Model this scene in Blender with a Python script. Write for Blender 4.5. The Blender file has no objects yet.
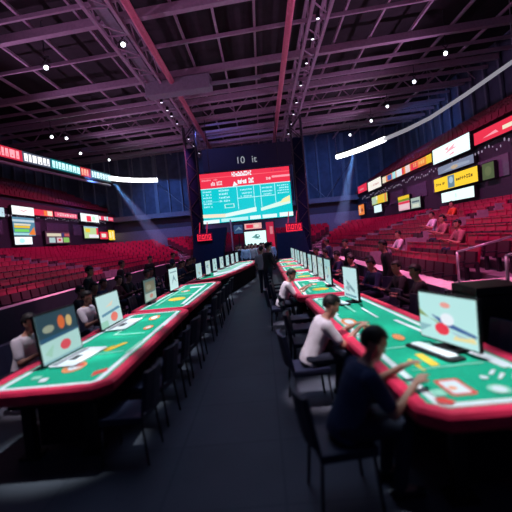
import bpy, bmesh, math, random
from mathutils import Vector, Matrix, Euler
random.seed(7)
SC = bpy.context.scene
COL = SC.collection
PI = math.pi

# ------------------------------------------------------------------ camera
cd = bpy.data.cameras.new('camera'); cam = bpy.data.objects.new('camera', cd); COL.objects.link(cam)
FOC = 400.0; ROLL = math.radians(5.3); EYE = Vector((0, 0, 2.07))
yc = Vector((6 / FOC, 18.5 / FOC, -1)).normalized()
xk = -(math.cos(ROLL) * yc.x + math.sin(ROLL) * yc.y) / yc.z
xc = Vector((math.cos(ROLL), math.sin(ROLL), xk)).normalized()
zc = xc.cross(yc)
R3 = Matrix((xc, yc, zc))
mw = R3.to_4x4(); mw.translation = EYE
cam.matrix_world = mw
cd.sensor_width = 36; cd.lens = 36 * FOC / 512; cd.clip_end = 200
cd.dof.use_dof = True; cd.dof.focus_distance = 16; cd.dof.aperture_fstop = 0.7
SC.camera = cam

# ------------------------------------------------------------------ world, exposure
W = bpy.data.worlds.new('world'); SC.world = W; W.use_nodes = True
bg = W.node_tree.nodes['Background']; bg.inputs[0].default_value = (0.012, 0.013, 0.035, 1); bg.inputs[1].default_value = 1.0
vs = SC.view_settings; vs.view_transform = 'Standard'; vs.look = 'None'; vs.gamma = 1; vs.use_curve_mapping = False
vs.exposure = 0.0

# ------------------------------------------------------------------ lights
def aim(o, tgt):
    o.rotation_euler = (Vector(tgt) - o.location).to_track_quat('-Z', 'Y').to_euler()
def spot(loc, tgt, power, col, size=60, blend=0.6, rad=0.06, name='spot_light'):
    l = bpy.data.lights.new(name, 'SPOT'); l.energy = power; l.color = col; l.spot_size = math.radians(size)
    l.spot_blend = blend; l.shadow_soft_size = rad
    o = bpy.data.objects.new(name, l); COL.objects.link(o); o.location = loc; aim(o, tgt); return o
def area(loc, tgt, power, col, sx, sy, name='area_light'):
    l = bpy.data.lights.new(name, 'AREA'); l.shape = 'RECTANGLE'; l.size = sx; l.size_y = sy; l.energy = power; l.color = col
    o = bpy.data.objects.new(name, l); COL.objects.link(o); o.location = loc; aim(o, tgt); return o
PINK = (1, 0.22, 0.42); MAG = (1, 0.2, 0.58); PURP = (0.74, 0.36, 0.74); BLUE = (0.12, 0.32, 1.0); COOL = (0.72, 0.86, 1.0)
# stand washes hung in the roof
for y in (9, 17, 25): spot((3.0, y, 10.6), (8.0, y + 3, 1.2), 2500, MAG, 85)
for y in (12, 20, 28): spot((-4.6, y, 10.6), (-12.0, y + 4, 1.4), 2700, MAG, 85)
spot((-8.5, 29, 10.6), (-8.0, 35, 1.5), 2200, MAG, 75); spot((6.0, 29, 10.6), (6.0, 35, 1.5), 2200, MAG, 75)
# pink spots added to brighten the pale ledges at the foot of the stands
LP = (1, 0.32, 0.5)
for p, q in (((0.5, 8, 10.8), (3.5, 7.4, 0.85)), ((0.5, 11, 10.8), (3.4, 11.5, 0.85)), ((0.5, 16, 10.8), (3.4, 17, 0.85)), ((-4.2, 13, 10.8), (-7.0, 13, 0.85)), ((-4.2, 18, 10.8), (-7.0, 18.5, 0.85))): spot(p, q, 4200, LP, 19, 0.9)
# added spots without fixtures, brightening the seated players and the crowd before the stage
KEY = (1, 0.84, 0.92)
spot((-1.5, 3.2, 10.6), (0.5, 4.9, 1.0), 5000, KEY, 7, 0.7); spot((-1.5, 7.5, 10.6), (0.4, 9.0, 1.0), 6000, KEY, 7, 0.7)
spot((-4.0, 3.0, 10.6), (-3.5, 5.4, 1.0), 2800, KEY, 7, 0.7); spot((-3.2, 5.5, 10.6), (-3.6, 7.6, 1.0), 2800, KEY, 6, 0.7)
spot((-0.6, 19, 10.6), (-0.6, 25.2, 1.2), 2600, COOL, 16, 0.8)
spot((2.6, 5.5, 10.6), (6.2, 9.5, 1.2), 2600, (1, 0.16, 0.36), 62, 0.9); spot((2.8, 11, 10.6), (6.5, 13.5, 1.2), 1800, (1, 0.16, 0.36), 62, 0.9)  # red spots added over the near right rows, no fixtures there
# uplights on the roof steel
for y in (10, 20, 30): spot((-13.8, y, 6.4), (-5, y + 1, 11.5), 1700, PURP, 110, 0.9); spot((10.6, y, 6.5), (3, y + 1, 11.5), 1500, PURP, 110, 0.9)
spot((-1.0, 5, 3.4), (-2.0, 17, 11.4), 1300, (0.85, 0.32, 0.62), 80, 0.9); 
# blue washes on the upper back walls
spot((-10.5, 38.5, 8.3), (-9, 43, 6.0), 900, BLUE, 130, 0.9); spot((7.5, 36.5, 8.3), (7.5, 43, 6.0), 900, BLUE, 130, 0.9)
spot((-13.0, 33, 8.2), (-20, 36, 7.5), 500, BLUE, 130, 0.9); spot((10.5, 30, 8.2), (15, 33, 8), 500, BLUE, 130, 0.9)
spot((-4, 30, 10.5), (-1, 42, 6), 450, (0.2, 0.25, 0.9), 110, 0.9)
spot((-0.6, 17, 10.9), (-0.6, 28, 1.6), 1500, (0.22, 0.36, 1.0), 46, 0.9)  # blue spot added to tint the stage drapes, no fixture
# soft cold light on the floor of the hall
area((-0.3, 11, 10.4), (-0.3, 11, 0), 230, (0.45, 0.6, 1.0), 4, 14)

# ------------------------------------------------------------------ materials
MATS = {}
def mat(name, col, rough=0.6, metal=0.0, noise=0.12, scale=8.0, spec=0.4, bump=0.0):
    if name in MATS: return MATS[name]
    m = bpy.data.materials.new(name); m.use_nodes = True; nt = m.node_tree; b = nt.nodes['Principled BSDF']
    b.inputs['Roughness'].default_value = rough; b.inputs['Metallic'].default_value = metal
    b.inputs['Specular IOR Level'].default_value = spec
    tc = nt.nodes.new('ShaderNodeTexCoord'); n = nt.nodes.new('ShaderNodeTexNoise'); n.inputs['Scale'].default_value = scale; n.inputs['Detail'].default_value = 4
    nt.links.new(tc.outputs['Object'], n.inputs['Vector'])
    r = nt.nodes.new('ShaderNodeValToRGB'); c = Vector(col)
    r.color_ramp.elements[0].color = (*(c * (1 - noise)), 1); r.color_ramp.elements[1].color = (*[min(1, v * (1 + noise)) for v in c], 1)
    r.color_ramp.elements[0].position = 0.3; r.color_ramp.elements[1].position = 0.7
    nt.links.new(n.outputs['Fac'], r.inputs['Fac']); nt.links.new(r.outputs['Color'], b.inputs['Base Color'])
    if bump:
        bp = nt.nodes.new('ShaderNodeBump'); bp.inputs['Strength'].default_value = bump; bp.inputs['Distance'].default_value = 0.01
        nt.links.new(n.outputs['Fac'], bp.inputs['Height']); nt.links.new(bp.outputs['Normal'], b.inputs['Normal'])
    MATS[name] = m; return m
def emi(col, strength=1.0):
    key = 'glow_%.3f_%.3f_%.3f_%.2f' % (*col, strength)
    if key in MATS: return MATS[key]
    m = bpy.data.materials.new('lit_panel'); m.use_nodes = True; b = m.node_tree.nodes['Principled BSDF']
    b.inputs['Base Color'].default_value = (0.01, 0.01, 0.01, 1); b.inputs['Roughness'].default_value = 0.3
    b.inputs['Emission Color'].default_value = (*col, 1); b.inputs['Emission Strength'].default_value = strength
    MATS[key] = m; return m
def carpet_mat():
    m = bpy.data.materials.new('carpet_tiles'); m.use_nodes = True; nt = m.node_tree; b = nt.nodes['Principled BSDF']
    tc = nt.nodes.new('ShaderNodeTexCoord'); br = nt.nodes.new('ShaderNodeTexBrick'); br.offset = 0
    br.inputs['Scale'].default_value = 1; br.inputs['Brick Width'].default_value = 1.0; br.inputs['Row Height'].default_value = 1.0
    br.inputs['Mortar Size'].default_value = 0.012
    br.inputs['Color1'].default_value = (0.075, 0.088, 0.12, 1); br.inputs['Color2'].default_value = (0.09, 0.1, 0.135, 1); br.inputs['Mortar'].default_value = (0.05, 0.06, 0.09, 1)
    n = nt.nodes.new('ShaderNodeTexNoise'); n.inputs['Scale'].default_value = 1.2; n.inputs['Detail'].default_value = 6
    mx = nt.nodes.new('ShaderNodeMix'); mx.data_type = 'RGBA'; mx.blend_type = 'MULTIPLY'; mx.inputs[0].default_value = 0.5
    nt.links.new(tc.outputs['Object'], br.inputs['Vector']); nt.links.new(tc.outputs['Object'], n.inputs['Vector'])
    nt.links.new(br.outputs['Color'], mx.inputs[6]); nt.links.new(n.outputs['Fac'], mx.inputs[7]); nt.links.new(mx.outputs[2], b.inputs['Base Color'])
    b.inputs['Roughness'].default_value = 0.6
    return m
STEEL = mat('roof_steel', (0.34, 0.27, 0.34), 0.5, 0.2)
REDSTEEL = mat('red_pipe', (0.50, 0.14, 0.20), 0.5, 0.1)
DARKSTEEL = mat('dark_steel', (0.045, 0.045, 0.06), 0.5, 0.5)
BLACK = mat('black_plastic', (0.010, 0.010, 0.014), 0.5, spec=0.25)
BLACKCLOTH = mat('black_cloth', (0.012, 0.013, 0.022), 0.95, spec=0.05)
NAVYPAD = mat('navy_vinyl', (0.016, 0.02, 0.05), 0.45)
CONC = mat('concrete', (0.16, 0.13, 0.16), 0.85, noise=0.25, scale=3)
LEDGE = mat('pale_concrete', (0.62, 0.52, 0.55), 0.8)
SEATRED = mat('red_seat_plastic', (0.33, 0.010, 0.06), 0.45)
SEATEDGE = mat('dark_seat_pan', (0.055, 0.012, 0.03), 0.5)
GREYMETAL = mat('grey_metal', (0.30, 0.30, 0.34), 0.4, 0.6)
FELT = mat('green_felt', (0.0, 0.40, 0.225), 0.9, scale=40)
RIM = mat('red_padded_vinyl', (0.88, 0.03, 0.10), 0.4)
WHITE = mat('white_print', (0.80, 0.84, 0.86), 0.6, noise=0.03)
PALEGREEN = mat('pale_green_print', (0.30, 0.66, 0.50), 0.8)
YELLOW = mat('yellow_print', (0.80, 0.50, 0.03), 0.7)
REDP = mat('red_print', (0.75, 0.06, 0.05), 0.7)
ORANGE = mat('orange_print', (0.85, 0.28, 0.10), 0.7)
SKIN = mat('skin', (0.42, 0.21, 0.15), 0.55, noise=0.05)
HAIR = mat('dark_hair', (0.008, 0.007, 0.008), 0.6)
EYE_M = mat('eye_white', (0.6, 0.6, 0.6), 0.2)

# ------------------------------------------------------------------ mesh helpers
class MB:
    def __init__(s): s.v = []; s.f = []; s.m = []; s.mats = []
    def mi(s, m):
        if m not in s.mats: s.mats.append(m)
        return s.mats.index(m)
    def add(s, vs, fs, m):
        o = len(s.v); s.v += [Vector(p) for p in vs]; k = s.mi(m)
        for f in fs: s.f.append([i + o for i in f]); s.m.append(k)
    def box(s, c, d, m, rz=0.0, rx=0.0, ry=0.0):
        R = Euler((rx, ry, rz)).to_matrix(); h = Vector(d) / 2; c = Vector(c)
        vs = [c + R @ Vector((sx * h.x, sy * h.y, sz * h.z)) for sx in (-1, 1) for sy in (-1, 1) for sz in (-1, 1)]
        s.add(vs, [(0, 1, 3, 2), (4, 6, 7, 5), (0, 4, 5, 1), (2, 3, 7, 6), (0, 2, 6, 4), (1, 5, 7, 3)], m)
    def bar(s, a, b, w, h, m):
        a = Vector(a); b = Vector(b); d = b - a
        x = d.normalized(); up = Vector((0, 0, 1)) if abs(x.z) < 0.95 else Vector((0, 1, 0))
        y = up.cross(x).normalized(); z = x.cross(y)
        vs = [p + y * sy * w / 2 + z * sz * h / 2 for p in (a, b) for sy in (-1, 1) for sz in (-1, 1)]
        s.add(vs, [(0, 1, 3, 2), (4, 6, 7, 5), (0, 4, 5, 1), (2, 3, 7, 6), (0, 2, 6, 4), (1, 5, 7, 3)], m)
    def tube(s, pts, r, m, n=8):
        pts = [Vector(p) for p in pts]; rings = []; L = len(pts)
        rr = r if isinstance(r, (list, tuple)) else [r] * L
        for i, p in enumerate(pts):
            t = (pts[min(i + 1, L - 1)] - pts[max(i - 1, 0)]).normalized()
            up = Vector((0, 0, 1)) if abs(t.z) < 0.9 else Vector((1, 0, 0))
            a = t.cross(up).normalized(); b = t.cross(a)
            rings.append([p + (a * math.cos(2 * PI * k / n) + b * math.sin(2 * PI * k / n)) * rr[i] for k in range(n)])
        vs = [q for g in rings for q in g]
        fs = [(i * n + k, i * n + (k + 1) % n, (i + 1) * n + (k + 1) % n, (i + 1) * n + k) for i in range(L - 1) for k in range(n)]
        fs += [tuple(range(n))[::-1], tuple(range((L - 1) * n, L * n))]
        s.add(vs, fs, m)
    def prism(s, poly, z0, z1, m, mtop=None):
        n = len(poly); vs = [(p[0], p[1], z0) for p in poly] + [(p[0], p[1], z1) for p in poly]
        s.add(vs, [tuple(range(n))[::-1]] + [(i, (i + 1) % n, n + (i + 1) % n, n + i) for i in range(n)], m)
        s.add([(p[0], p[1], z1) for p in poly], [tuple(range(n))], mtop or m)
    def poly(s, pts, m): s.add(pts, [tuple(range(len(pts)))], m)
    def capsule(s, a, b, ra, rb, m, n=12, k=4):
        a = Vector(a); b = Vector(b); d = b - a
        t = d.normalized() if d.length > 1e-6 else Vector((0, 0, 1)); up = Vector((0, 0, 1)) if abs(t.z) < 0.9 else Vector((1, 0, 0))
        u = t.cross(up).normalized(); w = t.cross(u); rings = []
        for i in range(1, k + 1):
            q = PI / 2 * i / k; rings.append((a - t * ra * math.cos(q), ra * math.sin(q)))
        for i in range(k, 0, -1):
            q = PI / 2 * i / k; rings.append((b + t * rb * math.cos(q), rb * math.sin(q)))
        vs = [c + (u * math.cos(2 * PI * j / n) + w * math.sin(2 * PI * j / n)) * r for c, r in rings for j in range(n)]
        L = len(rings); fs = [(i * n + j, i * n + (j + 1) % n, (i + 1) * n + (j + 1) % n, (i + 1) * n + j) for i in range(L - 1) for j in range(n)]
        vs += [a - t * ra, b + t * rb]; N = L * n
        fs += [(N, (j + 1) % n, j) for j in range(n)] + [(N + 1, (L - 1) * n + j, (L - 1) * n + (j + 1) % n) for j in range(n)]
        s.add(vs, fs, m)
    def ellipsoid(s, c, r, m, R=None, n=16, k=10, keep=None):
        c = Vector(c); R = R or Matrix.Identity(3); vs = []; fs = []
        loc = []
        for i in range(k + 1):
            q = PI * i / k
            for j in range(n):
                loc.append(Vector((math.sin(q) * math.cos(2 * PI * j / n), math.sin(q) * math.sin(2 * PI * j / n), math.cos(q))))
        vs = [c + R @ Vector((p.x * r[0], p.y * r[1], p.z * r[2])) for p in loc]
        for i in range(k):
            for j in range(n):
                f = (i * n + j, (i + 1) * n + j, (i + 1) * n + (j + 1) % n, i * n + (j + 1) % n)
                if keep is None or keep(sum((loc[q] for q in f), Vector()) / 4): fs.append(f)
        s.add(vs, fs, m)
    def loft(s, rings, m, n=18):
        # rings: (centre, rx, ry, axis matrix)
        vs = []
        for c, ra, rb, R in rings:
            for j in range(n):
                a = 2 * PI * j / n; vs.append(Vector(c) + R @ Vector((ra * math.cos(a), rb * math.sin(a), 0)))
        L = len(rings); fs = [(i * n + j, i * n + (j + 1) % n, (i + 1) * n + (j + 1) % n, (i + 1) * n + j) for i in range(L - 1) for j in range(n)]
        fs += [tuple(range(n))[::-1], tuple(range((L - 1) * n, L * n))]; s.add(vs, fs, m)
    def mesh(s, name):
        me = bpy.data.meshes.new(name); me.from_pydata([tuple(p) for p in s.v], [], s.f)
        for m in s.mats: me.materials.append(m)
        for p, k in zip(me.polygons, s.m): p.material_index = k
        me.validate(); 
        return me
    def build(s, name, parent=None, smooth=False, bevel=0.0, fix=True):
        me = s.mesh(name)
        bm = bmesh.new(); bm.from_mesh(me)
        if fix:
            bmesh.ops.remove_doubles(bm, verts=bm.verts, dist=1e-5); bmesh.ops.recalc_face_normals(bm, faces=bm.faces)
        if bevel: bmesh.ops.bevel(bm, geom=[e for e in bm.edges if e.calc_face_angle(0) > 0.6], offset=bevel, segments=2, affect='EDGES', profile=0.7)
        bm.to_mesh(me); bm.free()
        if smooth:
            for p in me.polygons: p.use_smooth = True
        o = bpy.data.objects.new(name, me); COL.objects.link(o)
        if parent: o.parent = parent
        return o
def empty(name, loc=(0, 0, 0), rz=0.0):
    o = bpy.data.objects.new(name, None); COL.objects.link(o); o.location = loc; o.rotation_euler = (0, 0, rz); o.empty_display_size = 0.1; return o
def tag(o, label=None, cat=None, group=None, kind=None):
    if label: o['label'] = label
    if cat: o['category'] = cat
    if group: o['group'] = group
    if kind: o['kind'] = kind
    return o
def thing(name, label, cat, loc=(0, 0, 0), rz=0.0, group=None): return tag(empty(name, loc, rz), label, cat, group)
def copy_tree(o, parent=None):
    c = o.copy(); COL.objects.link(c)
    if parent: c.parent = parent
    for ch in o.children: copy_tree(ch, c)
    return c
def dup(o, loc, rz, label, group=None):
    c = copy_tree(o); c.location = loc; c.rotation_euler = (0, 0, rz); c['label'] = label
    if group: c['group'] = group
    return c
ONES = ['', 'first', 'second', 'third', 'fourth', 'fifth', 'sixth', 'seventh', 'eighth', 'ninth', 'tenth', 'eleventh', 'twelfth', 'thirteenth', 'fourteenth', 'fifteenth', 'sixteenth', 'seventeenth', 'eighteenth', 'nineteenth']
TENS = ['', '', 'twenty', 'thirty', 'forty', 'fifty', 'sixty', 'seventy', 'eighty', 'ninety']; TENTH = ['', '', 'twentieth', 'thirtieth', 'fortieth', 'fiftieth', 'sixtieth', 'seventieth', 'eightieth', 'ninetieth']
def ordw(n): return ONES[n] if n < 20 else (TENTH[n // 10] if n % 10 == 0 else TENS[n // 10] + '-' + ONES[n % 10])
def project(p):
    q = R3.transposed() @ (Vector(p) - EYE)
    if q.z > -0.1: return None
    return 256 + FOC * q.x / -q.z, 256 - FOC * q.y / -q.z

# lit panel: w x h face, content as rectangles / ellipses / polygons in 0..1, in a mesh of its own
def lit_face(mb, place, w, h, base, shapes, st=1.0):
    """place(u, v, d) -> point; u, v in metres from the lower-left corner, d out of the face"""
    def P(u, v, d): return place(u * w, v * h, d)
    mb.poly([P(0, 0, 0), P(1, 0, 0), P(1, 1, 0), P(0, 1, 0)], emi(base, st))
    for i, sh in enumerate(shapes):
        d = 0.0015 + 0.0006 * i; k = sh[0]
        if k == 'r': _, a, b, c, e, col = sh[:6]; pts = [(a, b), (c, b), (c, e), (a, e)]
        elif k == 'e': _, a, b, ra, rb, col = sh[:6]; pts = [(a + ra * math.cos(2 * PI * j / 14), b + rb * math.sin(2 * PI * j / 14)) for j in range(14)]
        else: pts, col = sh[1], sh[2]
        mb.poly([P(x, y, d) for x, y in pts], emi(col, st))
RED_L = (0.85, 0.03, 0.07); CYAN_L = (0.0, 0.58, 0.64); WHITE_L = (0.85, 0.95, 1.0); PALE_L = (0.42, 0.82, 0.85); YEL_L = (0.95, 0.62, 0.03); CREAM_L = (0.9, 0.8, 0.6); PINK_L = (0.95, 0.35, 0.42); DARK_L = (0.01, 0.02, 0.06); ORA_L = (0.95, 0.25, 0.04); GRN_L = (0.2, 0.75, 0.15); BLU_L = (0.03, 0.12, 0.5)
def scribble(x0, y0, x1, y1, n, col, rnd, fill=0.7):
    out = []; dx = (x1 - x0) / n
    for i in range(n):
        if rnd.random() < 0.12: continue
        a = x0 + i * dx; hh = (y1 - y0) * (0.65 + 0.35 * rnd.random())
        k = rnd.random()
        if k < 0.4: out.append(('r', a, y0, a + dx * fill, y0 + hh, col))
        elif k < 0.7: out += [('r', a, y0, a + dx * 0.3, y1, col), ('r', a, y0 + (y1 - y0) * 0.35, a + dx * fill, y0 + (y1 - y0) * 0.62, col)]
        else: out += [('r', a, y0, a + dx * fill, y0 + (y1 - y0) * 0.28, col), ('r', a, y1 - (y1 - y0) * 0.28, a + dx * fill, y1, col), ('r', a + dx * 0.2, y0, a + dx * 0.5, y1, col)]
    return out

# ================================================================== SETTING
fl = MB(); fl.poly([(-21, -2, 0), (15.5, -2, 0), (15.5, 44, 0), (-21, 44, 0)], carpet_mat()); tag(fl.build('floor'), kind='structure')
CEIL = mat('ceiling_deck', (0.016, 0.014, 0.018), 0.9, noise=0.3, scale=2)
ce = MB(); ce.box((-2.75, 21, 12.6), (36.5, 46, 0.2), CEIL); ceiling = tag(ce.build('ceiling'), kind='structure')
WALLM = mat('upper_wall', (0.06, 0.075, 0.13), 0.8, noise=0.25, scale=1.5)
RIBM = mat('wall_rib', (0.12, 0.14, 0.2), 0.6)
wb = MB(); wb.box((-2.75, 43.6, 6.25), (36.5, 0.4, 12.5), WALLM); wall_back = tag(wb.build('wall_back'), kind='structure')
wl = MB(); wl.box((-20.8, 21, 6.25), (0.4, 46, 12.5), WALLM); wall_left = tag(wl.build('wall_left'), kind='structure')
wr = MB(); wr.box((15.3, 21, 6.25), (0.4, 46, 12.5), WALLM); wall_right = tag(wr.build('wall_right'), kind='structure')
def part(mb, name, parent, label=None, smooth=False, bevel=0.0):
    o = mb.build(name, parent, smooth, bevel)
    if label: o['label'] = label
    return o
for i, x in enumerate([-19 + 1.35 * k for k in range(25)]):
    m = MB(); w = 0.16 + 0.2 * (i % 3 == 0); m.box((x, 43.3, 7.6), (w, 0.25, 9.4), RIBM); part(m, 'wall_rib', wall_back)
for i in range(24):
    y = 5 + 1.6 * i
    m = MB(); m.bar((-20.5, y, 7.6), (-20.4, y + 0.3, 12.3), 0.16, 0.2, RIBM); part(m, 'wall_rib', wall_left)
    m = MB(); m.bar((15.0, y, 7.6), (14.9, y + 0.3, 12.3), 0.16, 0.2, RIBM); part(m, 'wall_rib', wall_right)
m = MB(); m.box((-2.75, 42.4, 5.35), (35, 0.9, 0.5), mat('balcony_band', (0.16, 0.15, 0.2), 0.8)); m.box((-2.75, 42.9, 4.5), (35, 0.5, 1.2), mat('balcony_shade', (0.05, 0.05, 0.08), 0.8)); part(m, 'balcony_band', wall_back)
m = MB(); m.box((-2.75, 42.0, 3.0), (35, 0.3, 1.9), mat('lower_back_wall', (0.13, 0.16, 0.24), 0.8)); part(m, 'lower_wall', wall_back)

# ------------------------------------------------------------------ stands: one bowl, rows on rounded rectangles
def path(xl, ye, xr, rc, y0l=2.0, y0r=2.0, step=0.5):
    pts = [Vector((xl, y0l, 0)), Vector((xl, ye - rc, 0))]
    for i in range(1, 13): a = PI - PI / 2 * i / 12; pts.append(Vector((xl + rc + rc * math.cos(a), ye - rc + rc * math.sin(a), 0)))
    pts.append(Vector((xr - rc, ye, 0)))
    for i in range(1, 13): a = PI / 2 - PI / 2 * i / 12; pts.append(Vector((xr - rc + rc * math.cos(a), ye - rc + rc * math.sin(a), 0)))
    pts.append(Vector((xr, y0r, 0))); return pts
def lerp(a, b, t): return a + (b - a) * t
NR = 9
def bowl(t): return path(lerp(-7.3, -15.3, t), lerp(29.0, 37.5, t), lerp(3.85, 10.1, t), lerp(1.9, 7.0, t))
def ztread(i): return 0.3 + 0.2 * i
def strip(mb, A, B, za, zb, m):
    for i in range(len(A) - 1):
        mb.poly([(A[i].x, A[i].y, za), (B[i].x, B[i].y, zb), (B[i + 1].x, B[i + 1].y, zb), (A[i + 1].x, A[i + 1].y, za)], m)
st = MB()
front0 = path(-6.8, 28.4, 3.2, 1.4); front1 = path(-7.15, 28.8, 3.65, 1.5)
zprev = 0.85; prev = front1
for i in range(NR):
    A = bowl(i / NR); B = bowl((i + 1) / NR); z = ztread(i)
    strip(st, A, B, z, z, CONC); 
    strip(st, B, B, z, z + 0.2, CONC)
    if i == 0: strip(st, A, A, 0.0, z, CONC)
B = bowl(1.0); C_ = bowl(1.06); strip(st, B, C_, ztread(NR), ztread(NR), CONC)
stand = tag(st.build('grandstand', fix=False), kind='structure')
lw = MB(); strip(lw, front0, front0, 0.0, 0.85, mat('stand_front_wall', (0.02, 0.022, 0.04), 0.7)); strip(lw, front0, front1, 0.85, 0.85, LEDGE); strip(lw, front1, front1, 0.85, 0.2, CONC)
tag(lw.build('front_wall', fix=False), kind='structure')

# upper tier slab
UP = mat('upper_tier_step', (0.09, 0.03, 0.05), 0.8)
ut = MB(); NU = 6
def upper(t): return path(lerp(-15.6, -20.3, t), lerp(60, 64, t), lerp(10.3, 14.9, t), 2)[:2], path(lerp(-15.6, -20.3, t), lerp(60, 64, t), lerp(10.3, 14.9, t), 2)[-1:]
for xa, xb, nm in ((-15.5, -20.4, 'l'), (10.3, 14.9, 'r')):
    for i in range(NU):
        a = lerp(xa, xb, i / NU); b = lerp(xa, xb, (i + 1) / NU); z = 5.75 + 0.42 * i
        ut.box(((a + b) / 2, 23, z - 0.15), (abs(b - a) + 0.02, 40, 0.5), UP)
upper_tier = tag(ut.build('upper_tier'), kind='structure')

# seats -------------------------------------------------------------------
def seat_parts(root=None):
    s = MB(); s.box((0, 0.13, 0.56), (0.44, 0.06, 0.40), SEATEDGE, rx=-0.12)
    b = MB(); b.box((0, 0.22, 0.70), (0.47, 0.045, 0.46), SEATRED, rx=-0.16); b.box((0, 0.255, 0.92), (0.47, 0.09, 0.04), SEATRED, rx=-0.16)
    f = []
    for x in (-0.24, 0.24):
        q = MB(); q.box((x, 0.14, 0.25), (0.035, 0.08, 0.5), DARKSTEEL); q.box((x, 0.0, 0.50), (0.035, 0.34, 0.03), DARKSTEEL); f.append(q)
    return s, b, f
def along(pts, pitch, off):
    out = []; d = off; acc = 0
    for a, b in zip(pts, pts[1:]):
        L = (b - a).length; t = (b - a) / L
        while d <= acc + L:
            out.append((a + t * (d - acc), t, d)); d += pitch
        acc += L
    return out
STAIRS = []
seats = []
for i in range(NR):
    t = (i + 0.5) / NR; P = bowl(t); tot = sum((b - a).length for a, b in zip(P, P[1:]))
    for p, tg, d in along(P, 0.53, 0.3):
        side = 'right' if p.x > 3 and p.y < 27 else ('left' if p.x < -6 and p.y < 24 else 'end')
        # stair aisles
        if side == 'right' and (14.2 < p.y < 15.5 or 22.4 < p.y < 23.5): continue
        if side == 'right' and p.y < 9.3 and i < 3: continue
        if side == 'left' and (19.5 < p.y < 20.6): continue
        if side == 'end' and (abs(p.x - lerp(-5.2, -9.4, t)) < 0.55 or abs(p.x - lerp(3.1, 6.8, t)) < 0.5): continue
        if abs(p.x + 4.75) < 0.9 and p.y < 32.0 or abs(p.x - 3.25) < 0.9 and p.y < 32.0: continue
        if side == 'end' and -4.4 < p.x < 3.4 and i < 1: continue
        nrm = Vector((-tg.y, tg.x, 0))   # points out of the bowl (path runs clockwise)
        q = Vector((p.x, p.y, ztread(i)))
        rz = math.atan2(-nrm.x, nrm.y)
        px = project(q + Vector((0, 0, 0.6)))
        vis = px is not None and -4 < px[0] < 516 and 0 < px[1] < 516
        seats.append([(q - EYE).length, q, rz, side, i, vis])
vis = sorted([s for s in seats if s[5]], key=lambda s: s[0])
near = vis[:300]; nid = set(id(s) for s in near)
s_, b_, f_ = seat_parts()
SPECT = []
for (x, y, i) in ((8.5, 17.2, 6), (5.05, 13.9, 1), (6.43, 13.8, 3), (7.1, 15.9, 4), (5.75, 11.0, 2)):
    SPECT.append(min((q for q in seats if q[4] == i and q[3] == 'right'), key=lambda q: (q[1] - Vector((x, y, q[1].z))).length))
dm = MB(); dm.box((0, -0.03, 0.43), (0.44, 0.40, 0.06), SEATEDGE, rx=0.08); down_mesh = dm.mesh('seat_pan')
seat0 = thing('stadium_seat', 'x', 'seat', group='red seats in the stands')
s_.build('seat_pan', seat0); b_.build('backrest', seat0); [q.build('armrest', seat0) for q in f_]
rows = {}
for s in near: rows.setdefault((s[3], s[4]), []).append(s)
first = True
for (side, i), L in sorted(rows.items()):
    L.sort(key=lambda s: s[1].y)
    for k, s in enumerate(L):
        o = seat0 if first else copy_tree(seat0)
        first = False
        o.location = s[1]; o.rotation_euler = (0, 0, s[2])
        if any(s is q for q in SPECT):
            for ch in o.children:
                if ch.name.startswith('seat_pan'): ch.data = down_mesh
        o['label'] = 'red folding arena seat, %s row up in %s stand, %s from photo %s edge' % (ordw(i + 1), side, ordw(k + 1), side)
far = MB()
for s in seats:
    if id(s) in nid or s[1].y < 3 or (s[0] > 12 and not s[5]): continue
    R = Matrix.Rotation(s[2], 3, 'Z')
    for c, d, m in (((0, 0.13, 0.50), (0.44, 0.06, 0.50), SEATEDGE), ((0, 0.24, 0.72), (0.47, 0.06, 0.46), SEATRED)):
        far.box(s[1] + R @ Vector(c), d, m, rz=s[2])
tag(far.build('stadium_seating', fix=False), 'rows of small red seats filling the far left and end stands', 'seats', kind='stuff')
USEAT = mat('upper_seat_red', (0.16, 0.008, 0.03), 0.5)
us = MB()
for xa, xb, sg in ((-15.5, -20.4, -1), (10.3, 14.9, 1)):
    for i in range(NU):
        x = lerp(xa, xb, (i + 0.5) / NU); z = 5.85 + 0.42 * i
        y = 4.0
        while y < 42.5:
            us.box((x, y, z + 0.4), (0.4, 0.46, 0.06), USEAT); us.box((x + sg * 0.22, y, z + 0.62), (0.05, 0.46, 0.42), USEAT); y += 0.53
tag(us.build('upper_seating', fix=False), 'dim rows of red seats on the upper tiers above the advertising boards', 'seats', kind='stuff')

# stairs in the stands
def stair(y0, y1, xfun, label):
    m = MB(); NOSE = mat('pale_step_nosing', (0.62, 0.55, 0.6), 0.7)
    for i in range(NR):
        xa = xfun(i / NR); xb = xfun((i + 0.5) / NR); xe = xfun((i + 1) / NR)
        for a, b, z in ((xa, xb, ztread(i) + 0.0), (xb, xe, ztread(i) + 0.1)):
            m.box(((a + b) / 2, (y0 + y1) / 2, z + 0.02), (abs(b - a), y1 - y0, 0.05), CONC); m.box((a + (b - a) * 0.12, (y0 + y1) / 2, z + 0.05), (abs(b - a) * 0.22, y1 - y0, 0.02), NOSE)
    PANEL = mat('pale_end_panel', (0.30, 0.22, 0.27), 0.7)
    for i in range(NR):
        x = xfun((i + 0.5) / NR); sg = 1 if x > 0 else -1
        m.box((x + sg * 0.08, y1 + 0.06, ztread(i) + 0.42), (0.42, 0.04, 0.84), PANEL)
        m.box((x + sg * 0.08, y0 - 0.06, ztread(i) + 0.42), (0.42, 0.04, 0.84), PANEL)
    return tag(m.build('stand_stairs'), kind='structure')
stair(14.35, 15.35, lambda t: lerp(3.85, 10.1, t), '')
stair(22.5, 23.4, lambda t: lerp(3.85, 10.1, t), '')
stair(19.6, 20.5, lambda t: lerp(-7.3, -15.3, t), '')
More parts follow.
